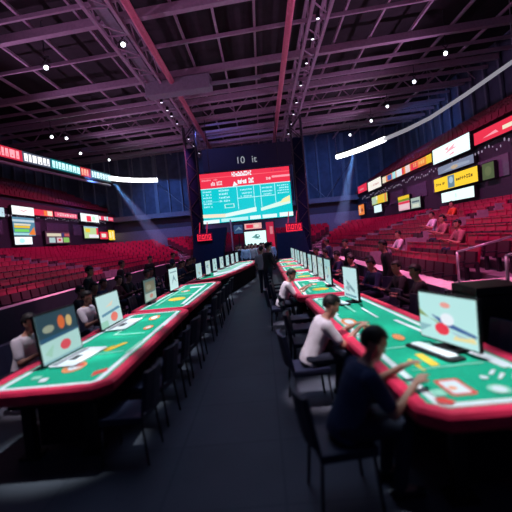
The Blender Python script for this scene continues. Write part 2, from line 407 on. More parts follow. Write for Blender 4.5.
def end_stair(xa, xb):
    m = MB(); NOSE = mat('pale_step_nosing', (0.62, 0.55, 0.6), 0.7)
    for i in range(NR * 2):
        t = (i + 0.5) / (NR * 2); x = lerp(xa, xb, t); y = lerp(29, 37.5, t); z = ztread(i // 2) + (0.1 if i % 2 else 0)
        m.box((x, y, z + 0.02), (0.9, 0.48, 0.05), CONC); m.box((x, y - 0.18, z + 0.05), (0.9, 0.12, 0.02), NOSE)
    return tag(m.build('stand_stairs'), kind='structure')
end_stair(-5.2, -9.4); end_stair(3.1, 6.8)
# landing with rails near the right frame edge
m = MB(); m.box((4.75, 7.4, 0.72), (1.9, 1.9, 0.12), LEDGE); m.box((5.6, 7.4, 1.0), (0.9, 1.9, 0.12), LEDGE); m.box((4.75, 7.4, 0.33), (1.9, 1.9, 0.66), CONC); tag(m.build('stair_landing'), kind='structure')
def rail(pts, label):
    t = thing('guard_rail', label, 'railing')
    a, b = Vector(pts[0]), Vector(pts[1])
    m = MB(); m.tube([a + Vector((0, 0, 0.62)), b + Vector((0, 0, 0.62))], 0.025, GREYMETAL); m.build('handrail', t, True)
    for q in (a, b): m = MB(); m.tube([q, q + Vector((0, 0, 0.62))], 0.028, GREYMETAL); m.build('post', t, True)
rail([(3.95, 8.25, 0.78), (5.4, 8.25, 1.06)], 'grey metal guard rail beside the far side of the pink landing')
rail([(3.95, 6.6, 0.78), (5.4, 6.6, 1.06)], 'grey metal guard rail at the near side of the pink landing')

# ------------------------------------------------------------------ suite fronts with advertising
SUITE = mat('suite_front', (0.03, 0.03, 0.045), 0.6); SUITEGLASS = mat('suite_window', (0.10, 0.09, 0.13), 0.25, spec=0.6)
for side, x, sg in (('left', -15.6, 1), ('right', 10.4, -1)):
    m = MB(); m.box((x - sg * 0.25, 23, 4.0), (0.5, 40, 4.0), SUITE); o = tag(m.build('suite_wall_' + side), kind='structure')
    m = MB()
    for k in range(9):
        y = 6 + 4.1 * k; m.box((x + sg * 0.03, y, 4.15), (0.06, 3.2, 0.9), SUITEGLASS)
    part(m, 'suite_window', o)
    m = MB(); m.box((x + sg * 0.1, 23, 2.2), (0.25, 40, 0.5), CONC); part(m, 'suite_base', o)
    # small white bulbs strung under the board
    m = MB(); rb = random.Random(3)
    for k in range(110):
        y = 9 + 0.28 * k; m.ellipsoid((x + sg * 0.25, y, 5.0 + rb.uniform(-.18, .12)), (0.025, 0.03 + 0.05 * rb.random(), 0.03 + 0.05 * rb.random()), emi((0.6, 0.5, 0.7), 0.45), n=5, k=3)
    tag(m.build('string_lights', smooth=True), 'string of tiny white bulbs under the %s advertising boards' % side, 'string lights', kind='stuff')
def board(name, label, cat, side, y0, y1, z0, z1, base, shapes, st=1.2, depth=0.14, group=None, xo=0.0):
    x = -15.6 if side == 'left' else 10.4; sg = 1 if side == 'left' else -1; xf = x + sg * (depth + 0.12 + xo)
    t = thing(name, label, cat, (xf, (y0 + y1) / 2, z0), 0, group or '%ss on the suite fronts' % name.replace('_', ' '))
    h = z1 - z0; w = y1 - y0
    m = MB(); m.box((-sg * (depth / 2 + 0.005), 0, h / 2), (depth, w + 0.06, h + 0.06), BLACK); m.build('cabinet', t)
    m = MB()
    # u runs left to right as seen from the hall
    if side == 'left': pl = lambda u, v, d: (d + 0.002, -w / 2 + u, v)
    else: pl = lambda u, v, d: (-d - 0.002, w / 2 - u, v)
    lit_face(m, pl, w, h, base, shapes, st); m.build('display', t, fix=False)
    return t
rn = random.Random(11)
logo = [('p', [(0.32, 0.3), (0.5, 0.62), (0.68, 0.85), (0.6, 0.6), (0.72, 0.52), (0.5, 0.45)], PINK_L), ('p', [(0.35, 0.7), (0.5, 0.8), (0.45, 0.55)], PINK_L), ('p', [(0.42, 0.15), (0.6, 0.35), (0.62, 0.2)], PINK_L)]
board('advertising_screen', 'large white lit screen with pink emblem, topmost of the right stack', 'screen', 'right', 19.0, 23.0, 5.25, 6.05, (0.75, 0.95, 0.97), logo, 1.3, xo=0.1)
board('advertising_screen', 'dim grey blue screen between the white and yellow boards on right', 'screen', 'right', 18.95, 22.7, 4.62, 5.02, (0.22, 0.27, 0.40), [('p', [(0.1, 0.2), (0.5, 0.7), (0.9, 0.5), (0.9, 0.2)], (0.35, 0.42, 0.55)), ('e', 0.5, 0.35, 0.1, 0.25, (0.6, 0.45, 0.3))], 0.9)
board('advertising_screen', 'yellow lit board with dark lettering in the right stack', 'screen', 'right', 18.6, 23.2, 3.72, 4.42, YEL_L, [('r', 0.36, 0.05, 0.52, 0.95, (0.12, 0.22, 0.3)), ('e', 0.44, 0.6, 0.05, 0.25, (0.35, 0.5, 0.6))] + scribble(0.05, 0.42, 0.3, 0.62, 7, (0.15, 0.08, 0.01), rn, 0.8) + scribble(0.56, 0.42, 0.92, 0.66, 8, (0.15, 0.08, 0.01), rn, 0.8), 1.1, xo=0.05)
board('advertising_screen', 'plain pale white screen at the bottom of the right stack', 'screen', 'right', 19.1, 22.5, 3.05, 3.57, (0.72, 0.95, 0.92), [('r', 0.46, 0.3, 0.5, 0.7, (0.5, 0.8, 0.55))], 1.3)
board('ribbon_board', 'bright red ribbon board nearest on the right suite front', 'sign', 'right', 12.0, 18.8, 5.36, 5.9, RED_L, [('p', [(0.1, 0.3), (0.25, 0.55), (0.28, 0.3)], PINK_L), ('r', 0.32, 0.3, 0.42, 0.6, CREAM_L), ('r', 0.46, 0.25, 0.5, 0.8, BLU_L), ('r', 0.52, 0.3, 0.6, 0.75, YEL_L)], 1.0)
board('ribbon_board', 'multicoloured ribbon board left of the white emblem screen', 'sign', 'right', 23.4, 32.8, 5.5, 5.98, ORA_L, [('r', 0, 0, 0.1, 1, CREAM_L), ('r', 0.14, 0.1, 0.24, 0.9, BLU_L), ('r', 0.26, 0, 0.34, 1, PALE_L), ('r', 0.36, 0, 0.48, 1, WHITE_L), ('r', 0.48, 0.1, 0.52, 0.9, RED_L), ('r', 0.55, 0, 0.64, 1, (0.9, .7, .7)), ('r', 0.66, 0, 0.78, 0.9, RED_L), ('r', 0.92, 0, 1, 1, YEL_L)] + scribble(0.67, 0.3, 0.9, 0.8, 7, (0.95, 0.6, 0.2), rn), 0.9)
board('ribbon_board', 'white ribbon board further along the right suite front', 'sign', 'right', 33.2, 37.2, 5.35, 6.15, (0.9, 0.85, 0.78), scribble(0.15, 0.35, 0.85, 0.6, 9, (0.5, 0.3, 0.3), rn), 1.1)
board('ribbon_board', 'small red ribbon board farthest on the right suite front', 'sign', 'right', 37.6, 41.0, 5.55, 6.25, RED_L, scribble(0.2, 0.3, 0.8, 0.6, 5, PINK_L, rn), 0.9)
board('menu_board', 'green and yellow menu screen at far right concession', 'screen', 'right', 31.9, 36.3, 4.02, 4.7, (0.55, 0.7, 0.2), [('r', 0.0, 0.1, 0.3, 0.9, (0.5, 0.65, 0.5)), ('r', 0.4, 0, 0.8, 1, YEL_L), ('r', 0.3, 0.5, 0.4, 1, (0.9, 0.9, 0.7)), ('r', 0.85, 0, 0.95, 1, ORA_L)], 0.9)
board('menu_board', 'small white panel under the green and yellow menu screen', 'screen', 'right', 33.6, 35.8, 3.3, 3.92, (0.7, 0.9, 0.95), [], 1.1)
board('menu_board', 'orange lit sign at the far end of right suites', 'screen', 'right', 39.2, 41.4, 3.4, 4.4, ORA_L, [('r', 0.2, 0.2, 0.35, 0.9, CREAM_L), ('r', 0.5, 0.3, 0.8, 0.6, (0.3, 0.05, 0.02))], 0.9)
board('menu_board', 'yellow and pink menu board under the right suite window', 'screen', 'right', 27.3, 29.5, 3.05, 4.05, (0.85, 0.45, 0.55), [('r', 0, 0.78, 1, 1, YEL_L), ('r', 0, 0.62, 1, 0.78, (0.2, 0.3, 0.02)), ('r', 0, 0.45, 1, 0.6, RED_L), ('r', 0.1, 0.1, 0.9, 0.4, (0.9, 0.6, 0.65))], 0.9)
board('menu_board', 'pale green menu board beside the yellow and pink one', 'screen', 'right', 25.5, 27.05, 3.05, 3.72, (0.5, 0.62, 0.55), [('r', 0.1, 0.55, 0.9, 0.7, (0.1, 0.15, 0.2)), ('r', 0.15, 0.1, 0.85, 0.4, (0.8, 0.85, 0.7))], 0.8)
board('poster', 'dim green poster in frame near the right frame edge', 'poster', 'right', 17.4, 18.3, 3.7, 4.4, (0.10, 0.14, 0.05), [('e', 0.5, 0.5, 0.3, 0.3, (0.16, 0.2, 0.08))], 0.7)
# left
def yl(y): return y * 1.114
board('advertising_screen', 'white lit screen at the top of the leftmost screen stack', 'screen', 'left', 24.6, 27.0, 4.95, 5.5, (0.9, 0.95, 0.95), [('p', [(0.2, 0.7), (0.5, 0.5), (0.8, 0.75), (0.5, 0.4)], (0.6, 0.1, 0.15))], 1.2, xo=0.1)
board('advertising_screen', 'tall screen of coloured stripes in the leftmost screen stack', 'screen', 'left', 24.6, 27.0, 3.62, 4.8, (0.10, 0.28, 0.42), [('r', 0, 0.75, 1, 0.88, (0.6, 0.75, 0.85)), ('r', 0.05, 0.56, 0.8, 0.66, CREAM_L), ('r', 0.05, 0.42, 0.75, 0.54, YEL_L), ('r', 0.05, 0.2, 0.7, 0.36, GRN_L), ('r', 0, 0.03, 0.8, 0.15, PALE_L), ('p', [(0.65, 0.05), (0.95, 0.5), (1, 0.05)], ORA_L)], 0.9, xo=0.05)
board('advertising_screen', 'pale white screen at the bottom of the leftmost screen stack', 'screen', 'left', 24.7, 26.6, 3.05, 3.55, WHITE_L, [('e', 0.4, 0.5, 0.15, 0.3, PALE_L)], 1.2)
board('ribbon_board', 'red and orange ribbon board right of the leftmost screen stack', 'sign', 'left', 27.2, 29.7, 5.05, 5.48, RED_L, [('r', 0.5, 0.1, 0.65, 0.9, ORA_L), ('r', 0.68, 0.1, 0.95, 0.9, CREAM_L)], 1.0)
board('ribbon_board', 'long pinkish red ribbon board with white lettering on the left', 'sign', 'left', 29.9, 33.6, 5.08, 5.46, (0.85, 0.1, 0.2), scribble(0.05, 0.25, 0.95, 0.8, 12, (0.95, 0.7, 0.72), rn), 1.0)
board('advertising_screen', 'white and red lit screen in the second left screen stack', 'screen', 'left', 34.0, 37.8, 4.9, 5.6, (0.85, 0.92, 0.92), [('r', 0.3, 0.05, 0.55, 0.75, RED_L), ('e', 0.7, 0.5, 0.1, 0.3, (0.5, 0.8, 0.6))], 1.2, xo=0.1)
board('advertising_screen', 'green and white screen in the second left screen stack', 'screen', 'left', 34.6, 37.6, 3.45, 4.5, (0.55, 0.72, 0.35), [('r', 0.3, 0.02, 1, 0.32, (0.85, 0.85, 0.9)), ('r', 0.85, 0.3, 1, 0.9, RED_L), ('r', 0.1, 0.5, 0.4, 0.8, YEL_L), ('r', 0, 0.9, 1, 1, (0.3, 0.5, 0.7))], 1.0)
board('ribbon_board', 'red ribbon board with white patches at the far left', 'sign', 'left', 38.1, 41.8, 5.2, 5.6, (0.85, 0.07, 0.15), [('r', 0.02, 0.1, 0.12, 0.9, WHITE_L), ('r', 0.35, 0.1, 0.45, 0.9, WHITE_L), ('r', 0.5, 0.0, 0.62, 1, PALE_L), ('r', 0.7, 0.3, 0.95, 0.7, PINK_L)], 1.0)
board('menu_board', 'yellow lit sign at the far end of left suites', 'screen', 'left', 40.1, 41.75, 3.25, 4.25, YEL_L, [('r', 0.1, 0.2, 0.4, 0.8, (0.95, 0.85, 0.4)), ('r', 0.65, 0.1, 0.75, 0.9, (0.9, 0.9, 0.9))], 1.1)
board('menu_board', 'white lit sign with red frame on the left suites', 'screen', 'left', 37.9, 39.9, 3.35, 4.05, RED_L, [('r', 0.2, 0.25, 0.75, 0.75, (0.95, 0.9, 0.8))], 0.9)
t = board('menu_board', 'long concession board with tan header and three coloured panels', 'screen', 'left', 28.3, 31.9, 3.05, 3.95, (0.10, 0.03, 0.06), [('r', 0.05, 0.6, 0.62, 0.85, CREAM_L), ('r', 0.65, 0.55, 0.75, 0.9, (0.05, .05, .2)), ('r', 0.76, 0.6, 0.98, 0.85, (0.6, 0.12, 0.12)), ('r', 0.12, 0.08, 0.36, 0.5, (0.55, 0.75, 0.75)), ('r', 0.42, 0.08, 0.66, 0.5, (0.85, 0.65, 0.68)), ('r', 0.7, 0.08, 0.95, 0.5, (0.3, 0.65, 0.15)), ('e', 0.54, 0.3, 0.06, 0.1, RED_L)], 0.8)
board('advertising_screen', 'pale blue screen cut off by the left frame edge', 'screen', 'left', 21.6, 24.0, 4.75, 5.3, (0.55, 0.75, 0.85), [], 1.0)

# ------------------------------------------------------------------ roof steel (fixed to the ceiling)
def truss(x, y0, y1, z, w, h, name='box_truss', m_=STEEL):
    t = empty(name); t.parent = ceiling
    for i, (dx, dz) in enumerate(((-w / 2, 0), (w / 2, 0), (-w / 2, h), (w / 2, h))):
        m = MB(); m.bar((x + dx, y0, z + dz), (x + dx, y1, z + dz), 0.13, 0.16, m_); m.build('chord', t)
    m = MB(); n = int((y1 - y0) / 1.0)
    for k in range(n):
        a = y0 + (y1 - y0) * k / n; b = y0 + (y1 - y0) * (k + 1) / n
        for sx in (-w / 2, w / 2): m.bar((x + sx, a, z if k % 2 else z + h), (x + sx, b, z + h if k % 2 else z), 0.05, 0.05, m_)
        m.bar((x - w / 2, a, z), (x + w / 2, b if k % 2 else a, z), 0.05, 0.05, m_)
    m.build('bracing', t); return t
trL = truss(-5.2, 3, 42, 11.0, 0.95, 0.9); trR = truss(3.2, 3, 42, 11.0, 0.75, 0.9)
m = MB(); m.box((-5.2, 20, 11.15), (0.5, 34, 0.12), mat('roof_grey', (0.2, 0.2, 0.24), 0.6)); part(m, 'cable_tray', trL)
for x, y0, y1, n in ((-4.1, 3, 42, 0), (1.95, 3, 42, 0)):
    m = MB(); m.tube([(x, y0, 10.95), (x, y1, 10.95)], 0.15, REDSTEEL, 10); part(m, 'roof_pipe', ceiling, 'red roof pipe', True)
def cross(y_at0, z, w, h, m_=STEEL, x0=-20.3, x1=14.9, sl=-0.14):
    m = MB(); m.bar((x0, y_at0 + sl * x0, z), (x1, y_at0 + sl * x1, z), w, h, m_); part(m, 'cross_beam', ceiling)
for y in (10.5, 12.7, 15.9, 21.9, 26.5, 30.5, 34.5, 38.0): cross(y, 11.45, 0.30, 0.34)
for y in (9.2, 14.9, 18.9, 24.3, 28.6, 32.6, 36.3, 40): cross(y, 11.6, 0.12, 0.16)
for y in (25.0, 27.6, 29.6, 33.4, 35.4, 37.2): cross(y, 11.3, 0.16, 0.2)
for x in (-18.5, -14.8, -13, -10.9, -8.8, -6.6, -2.8, -1.2, 0.55, 4.6, 6.4, 8.4, 10.4, 12.5):
    m = MB(); m.bar((x, 3, 11.75), (x, 42.8, 11.75), 0.1, 0.14, STEEL); part(m, 'purlin', ceiling)
# braces of the far roof
m = MB()
for k in range(16):
    x = -17 + 2.0 * k; m.bar((x, 29 - 0.14 * x, 11.2), (x + 1, 29 - 0.14 * x, 12.3), 0.06, 0.06, STEEL); m.bar((x + 1, 29 - 0.14 * x, 12.3), (x + 2, 29 - 0.14 * x, 11.2), 0.06, 0.06, STEEL)
part(m, 'lattice_bracing', ceiling)
# made-up grey box under the roof, filling in for a blurred smear
t = thing('smear_box', 'made-up grey box for a blurred smear under the roof beside the left truss', 'box')
ROOFGREY = mat('roof_grey', (0.2, 0.2, 0.24), 0.6)
m = MB(); m.bar((-5.6, 22.6, 10.75), (-2.0, 22.2, 10.75), 0.8, 0.75, ROOFGREY); part(m, 'casing', t, bevel=0.05)
for k in range(3): m = MB(); m.bar((-2.0, 22.0 + 0.25 * k, 10.6 + 0.1 * k), (0.7, 21.8 + 0.25 * k, 10.6 + 0.1 * k), 0.16, 0.16, ROOFGREY); part(m, 'branch_pipe', t)
for x in (-5.0, -2.6): m = MB(); m.tube([(x, 22.4, 11.1), (x, 22.4, 12.5)], 0.02, DARKSTEEL, 6); part(m, 'hanger', t)
# lamps hung in the roof
def lamp(loc, tgt, label, glow=(0.85, 0.9, 1.0), s=1.0, power=0):
    t = thing('stage_light', label, 'lamp', loc, 0, 'stage lights under the roof')
    d = (Vector(tgt) - Vector(loc)).normalized(); q = d.to_track_quat('-Z', 'Y').to_matrix()
    def P(v): return q @ Vector(v) * s
    m = MB(); m.tube([P((0, 0, 0.32)), P((0, 0, 0.0)), P((0, 0, -0.12))], [0.08 * s, 0.11 * s, 0.125 * s], BLACK, 12); m.build('housing', t, True)
    m = MB(); m.tube([P((0, 0, -0.122)), P((0, 0, -0.13))], 0.10 * s, emi(glow, 5), 12); m.build('lens', t)
    m = MB(); m.bar(P((0.2, 0, 0.1)), (0.2 * s, 0, 0.45 * s), 0.03, 0.03, DARKSTEEL); m.bar(P((-0.2, 0, 0.1)), (-0.2 * s, 0, 0.45 * s), 0.03, 0.03, DARKSTEEL); m.bar((-0.22 * s, 0, 0.45 * s), (0.22 * s, 0, 0.45 * s), 0.03, 0.03, DARKSTEEL); m.bar((0, 0, 0.45 * s), (0, 0, 12.5 - loc[2]), 0.03, 0.03, DARKSTEEL); m.build('yoke', t)
    return t
CT = (0, 10, 1)
for p, tg, lb in (((-8.86, 18.0, 10.5), (-2, 6, 1), 'nearest bright stage light on the left roof, between two beams'), ((-5.08, 17.2, 10.75), (-2, 5, 1), 'bright stage light set in the left roof truss'),
              ((-14.3, 33.2, 10.4), (-3, 12, 1), 'stage light above the left ring board, with bright white lens'), ((-13.9, 27.9, 10.4), (-3, 12, 1), 'left one of two close stage lights over the left ribbon board'),
              ((-13.2, 28.6, 10.4), (-3, 10, 1), 'right one of two close stage lights over the left ribbon board'), ((-13.2, 36.5, 10.4), (-3, 15, 1), 'farthest stage light on the left, by the white light bar'),
              ((10.0, 20.6, 10.4), (1.5, 6, 1), 'largest and nearest stage light over the right light bar'), ((9.8, 24.2, 10.4), (1.5, 8, 1), 'second stage light from the right over the right bar'),
              ((9.6, 28.6, 10.4), (1.5, 10, 1), 'third stage light from the right over the right bar'), ((9.4, 32.0, 10.4), (1.5, 12, 1), 'fourth stage light from the right over the right bar'), ((8.6, 36.0, 10.4), (1.5, 14, 1), 'farthest stage light on the right over the bright bar')):
    lamp(p, tg, lb)
for tr, x, ys in ((trR, 3.2, (16.8, 18.5, 21, 24, 27, 29.5, 32, 35, 38)), (trL, -5.2, (24.5, 26, 27.2, 29, 31, 33.5, 36, 39))):
    for i, y in enumerate(ys):
        m = MB(); m.tube([(x - 0.1, y, 10.98), (x - 0.1, y, 10.75)], [0.08, 0.1], BLACK, 8); m.tube([(x - 0.1, y, 10.748), (x - 0.1, y, 10.74)], 0.075, emi((0.85, 0.8, 1.0), 2.2), 8); part(m, 'truss_lamp', tr)

# ------------------------------------------------------------------ ring boards and light bars
def ribbon(pts, z0, z1):
    return [(Vector((p[0], p[1], z0)), Vector((p[0], p[1], z1))) for p in pts]
ringL = [(-15.6, 18), (-15.3, 21), (-15.04, 23.8), (-14.73, 26.4), (-14.3, 28.9), (-13.9, 32.0), (-13.2, 36.1)]
t = thing('ring_board', 'curved LED ribbon board with red and white lettering under left roof', 'sign')
m = MB()
for a, b in zip(ringL, ringL[1:]): m.bar((a[0] - 0.12, a[1], 8.65), (b[0] - 0.12, b[1], 8.65), 0.2, 0.95, BLACK)
m.build('casing', t)
m = MB(); m.tube([(p[0], p[1], 8.0) for p in ringL], 0.1, GREYMETAL, 8); m.build('support_tube', t, True)
m = MB()
rr = random.Random(5)
lens = [0]
for a, b in zip(ringL, ringL[1:]): lens.append(lens[-1] + (Vector(b) - Vector(a)).length)
def ring_at(d):
    for i in range(len(lens) - 1):
        if d <= lens[i + 1] or i == len(lens) - 2:
            f = (d - lens[i]) / (lens[i + 1] - lens[i]); return Vector(ringL[i]).lerp(Vector(ringL[i + 1]), f)
def ring_rect(d0, d1, z0, z1, col, st, off):
    a = ring_at(d0); b = ring_at(d1); m.poly([(a.x + off, a.y, z0), (b.x + off, b.y, z0), (b.x + off, b.y, z1), (a.x + off, a.y, z1)], emi(col, st))
for (a, b, base, txt) in ((0, 7.7, (0.7, 0.02, 0.06), (1, 0.35, 0.4)), (7.7, 10.4, (0.08, 0.10, 0.16), (0.95, 0.95, 1.0)), (10.4, 14.0, (0.0, 0.22, 0.26), (0.6, 1.0, 1.0)), (14.0, 15.4, (0.6, 0.03, 0.05), (1, 0.4, 0.3)), (15.4, 18.5, (0.06, 0.2, 0.26), (0.7, 0.95, 1))):
    d = a
    while d < b - 0.05:
        ring_rect(d, min(d + 0.5, b), 8.32, 9.02, base, 0.9, 0.02); d += 0.5
    d = a + 0.15
    while d < b - 0.35:
        w = 0.2 + 0.25 * rr.random(); ring_rect(d, d + w, 8.42, 8.92, txt, 1.3, 0.03)
        ring_rect(d + w * 0.35, d + w * 0.6, 8.42 + 0.12 * rr.random(), 8.6, base, 0.9, 0.036); d += w + 0.1
m.build('display', t, fix=False)
def light_bar(pts, label, tail=None):
    t = thing('light_bar', label, 'light')
    m = MB(); m.tube([(p[0], p[1], 8.7) for p in pts], 0.2, emi((0.95, 0.97, 1.0), 4), 10); m.build('tube', t, True)
    m = MB(); m.tube([(p[0], p[1] + 0.1, 8.95) for p in pts], 0.12, DARKSTEEL, 8); m.build('rail', t, True)
    if tail:
        m = MB(); m.tube([(p[0], p[1], 8.7) for p in tail], [0.15 - 0.09 * i / len(tail) for i in range(len(tail))], emi((0.75, 0.72, 0.85), 0.36), 10); m.build('frosted_tube', t, True)
    for p in pts[::2] + (tail or [])[::2]: m = MB(); m.tube([(p[0], p[1], 8.9), (p[0], p[1], 12.5)], 0.02, GREYMETAL, 5); m.build('hanger_rod', t)
light_bar([(-13.2, 36.3), (-12.6, 37.6), (-11.8, 38.6), (-10.9, 39.3), (-9.8, 39.8)], 'glowing white light bar at the end of the left ring board')
light_bar([(7.45, 36.8), (8.1, 35.9), (9.0, 34.2), (9.6, 32.6), (10.08, 31.2)], 'glowing white light bar curving under the right roof edge', [(10.08, 31.2), (10.9, 28.8), (11.45, 26.2), (11.62, 22), (11.62, 18), (11.5, 14)])
# cables and struts slung from the ring to the wall
def cable(a, b, c, label):
    m = MB(); m.tube([a, b, c], 0.03, GREYMETAL, 6); tag(m.build('rigging_cable', smooth=True), label, 'cable')
cable((4.2, 43.35, 9.0), (7.1, 42.3, 5.55), (10.2, 43.35, 9.4), 'V-shaped rigging cable on the back wall right of screen')
cable((-10.8, 43.35, 9.0), (-7.2, 42.3, 5.55), (-5.6, 43.35, 9.2), 'V-shaped rigging cable on the back wall left of screen')

# haze lit by two blue beams
def beam(a, b, r0, r1, label, power):
    a = Vector(a); b = Vector(b)
    hm = bpy.data.materials.new('haze'); hm.use_nodes = True; nt = hm.node_tree; nt.nodes.remove(nt.nodes['Principled BSDF'])
    v = nt.nodes.new('ShaderNodeVolumeScatter'); v.inputs['Color'].default_value = (0.8, 0.9, 1, 1); v.inputs['Density'].default_value = 0.10; v.inputs['Anisotropy'].default_value = 0.0
    nt.links.new(v.outputs[0], nt.nodes['Material Output'].inputs['Volume'])
    m = MB(); m.tube([a, b], [r0, r1], hm, 16); o = m.build('light_beam_haze', smooth=True); tag(o, label, 'haze', kind='stuff')
    ang = 2 * math.degrees(math.atan((r1) / (b - a).length))
    spot(a - (b - a).normalized() * 0.3, b, power, (0.15, 0.42, 1.0), ang * 1.1, 0.5, 0.05)
beam((-12.9, 35.6, 8.5), (-8.4, 33.5, 2.4), 0.22, 0.62, 'blue shaft of light through haze on the left', 9000)
beam((8.4, 34.6, 8.5), (6.6, 33.2, 2.6), 0.22, 0.6, 'blue shaft of light through haze on the right', 8000)

# ------------------------------------------------------------------ the big screen and the stage end
def colm(x, label):
    t = thing('truss_tower', label, 'tower')
    for dx in (-0.4, 0.4):
        for dy in (-0.3, 0.3): m = MB(); m.tube([(x + dx, 30.4 + dy, 0), (x + dx, 30.4 + dy, 10.9)], 0.06, DARKSTEEL, 6); m.build('chord', t)
    for dy in (-0.3, 0.3):
        m = MB()
        for k in range(12): z = 0.3 + 0.88 * k; m.bar((x - 0.4, 30.4 + dy, z if k % 2 else z + 0.9), (x + 0.4, 30.4 + dy, z + 0.9 if k % 2 else z), 0.05, 0.05, DARKSTEEL)
        m.build('bracing', t)
    m = MB(); m.box((x, 30.5, 4.6), (0.86, 0.7, 9.2), mat('navy_wrap', (0.008, 0.013, 0.04), 0.95, spec=0.05)); m.build('cloth_wrap', t)
colm(-4.75, 'black wrapped truss tower left of the big screen'); colm(3.25, 'black wrapped truss tower right of the big screen')
SW, SH = 6.7, 3.72
scr = thing('video_screen', 'big hanging video screen with red header and turquoise results table', 'screen', (-0.88, 30.0, 3.45))
m = MB(); m.box((0, 0.16, SH / 2), (SW + 0.12, 0.28, SH + 0.12), BLACK); m.build('cabinet', scr)
rs = random.Random(21)
sh = [('r', 0, 0.70, 1, 1, RED_L), ('r', 0, 0.9, 1, 0.915, (0.95, 0.12, 0.16))]
sh += scribble(0.36, 0.895, 0.58, 0.985, 13, WHITE_L, rs, 0.9) + scribble(0.02, 0.85, 0.2, 0.88, 12, PINK_L, rs) + scribble(0.12, 0.75, 0.25, 0.83, 8, (0.9, 0.7, 0.75), rs) + scribble(0.42, 0.74, 0.6, 0.84, 9, WHITE_L, rs, 0.85)
sh += [('p', [(0.36, 0.70), (0.42, 0.72), (0.38, 0.80)], WHITE_L)] + scribble(0.72, 0.77, 0.79, 0.82, 4, (0.95, 0.7, 0.75), rs) + scribble(0.80, 0.93, 0.97, 0.96, 9, (0.55, 0.02, 0.1), rs) + [('r', 0.8, 0.80, 1.0, 0.84, PINK_L)]
LC = (0.55, 0.95, 0.98)
sh += [('r', 0, 0.685, 1, 0.70, LC)]
for x in (0.40, 0.585, 0.66, 0.82): sh.append(('r', x, 0.24, x + 0.006, 0.68, LC))
sh += [('r', 0.4, 0.45, 0.82, 0.462, LC), ('r', 0.0, 0.42, 0.3, 0.43, (0.2, 0.7, 0.78))]
for yy in (0.62, 0.56, 0.5, 0.44, 0.38, 0.32): sh += scribble(0.02, yy, 0.12, yy + 0.03, 6, LC, rs)
for yy in (0.62, 0.55, 0.48, 0.41): sh += scribble(0.2, yy, 0.32, yy + 0.035, 7, LC, rs)
sh += [('r', 0.25, 0.28, 0.36, 0.36, (0.6, 0.9, 0.8)), ('r', 0.26, 0.29, 0.35, 0.35, CYAN_L)]
for yy in (0.60, 0.53, 0.47): sh += scribble(0.44, yy, 0.57, yy + 0.03, 8, LC, rs) + scribble(0.68, yy, 0.8, yy + 0.03, 8, LC, rs)
for yy in (0.62, 0.57, 0.52, 0.47): sh += scribble(0.85, yy, 0.98, yy + 0.025, 6, LC, rs)
sh += [('p', [(0.0, 0.12), (0.25, 0.10), (0.25, 0.17), (0.0, 0.19)], CREAM_L), ('p', [(0.25, 0.1), (0.6, 0.16), (0.6, 0.25), (0.25, 0.17)], (0.75, 0.95, 0.9)), ('p', [(0.65, 0.16), (0.98, 0.26), (0.98, 0.36), (0.65, 0.22)], (0.7, 0.95, 0.85)), ('p', [(0.86, 0.28), (0.98, 0.3), (0.98, 0.42), (0.9, 0.36)], (0.9, 0.85, 0.45)),
       ('r', 0, 0.0, 0.18, 0.07, WHITE_L), ('r', 0.2, 0.01, 0.5, 0.075, (0.5, 0.9, 0.9)), ('r', 0.52, 0.01, 0.64, 0.08, (0.8, 0.95, 0.95)), ('r', 0.66, 0.01, 0.82, 0.08, (0.75, 0.95, 0.95)), ('r', 0.85, 0.01, 1, 0.09, (0.85, 1, 0.97))]
m = MB(); lit_face(m, lambda u, v, d: (-SW / 2 + u, 0.015 - d, v), SW, SH, CYAN_L, sh, 1.05); m.build('display', scr, fix=False)
for x in (-2.6, 2.6): m = MB(); m.tube([(x, 0.16, SH), (x, 0.16, 8.9)], 0.03, DARKSTEEL, 6); m.build('hanging_cable', scr)
# white figures on the dark band above the screen
def text_mesh(body, size, depth, m_):
    cu = bpy.data.curves.new('lettering', 'FONT'); cu.body = body; cu.size = size; cu.extrude = depth; cu.align_x = 'CENTER'
    ob = bpy.data.objects.new('tmp', cu); COL.objects.link(ob); dg = bpy.context.evaluated_depsgraph_get()
    me = bpy.data.meshes.new_from_object(ob.evaluated_get(dg)); bpy.data.objects.remove(ob); me.materials.clear(); me.materials.append(m_); return me
t = thing('header_panel', 'dark panel above the big screen with two small white marks', 'sign', (-0.6, 34.0, 8.2))
m = MB(); m.box((0, 0.1, 0.75), (7.6, 0.2, 1.9), mat('navy_panel', (0.008, 0.011, 0.03), 0.8)); m.build('panel', t)
for s_txt, x in (('10', -0.62), ('it', 0.55)):
    o = bpy.data.objects.new('lettering', text_mesh(s_txt, 0.8, 0.02, emi((0.6, 0.65, 0.75), 0.5))); COL.objects.link(o); o.parent = t; o.location = (x, -0.03, 0.25); o.rotation_euler = (PI / 2, 0, 0)
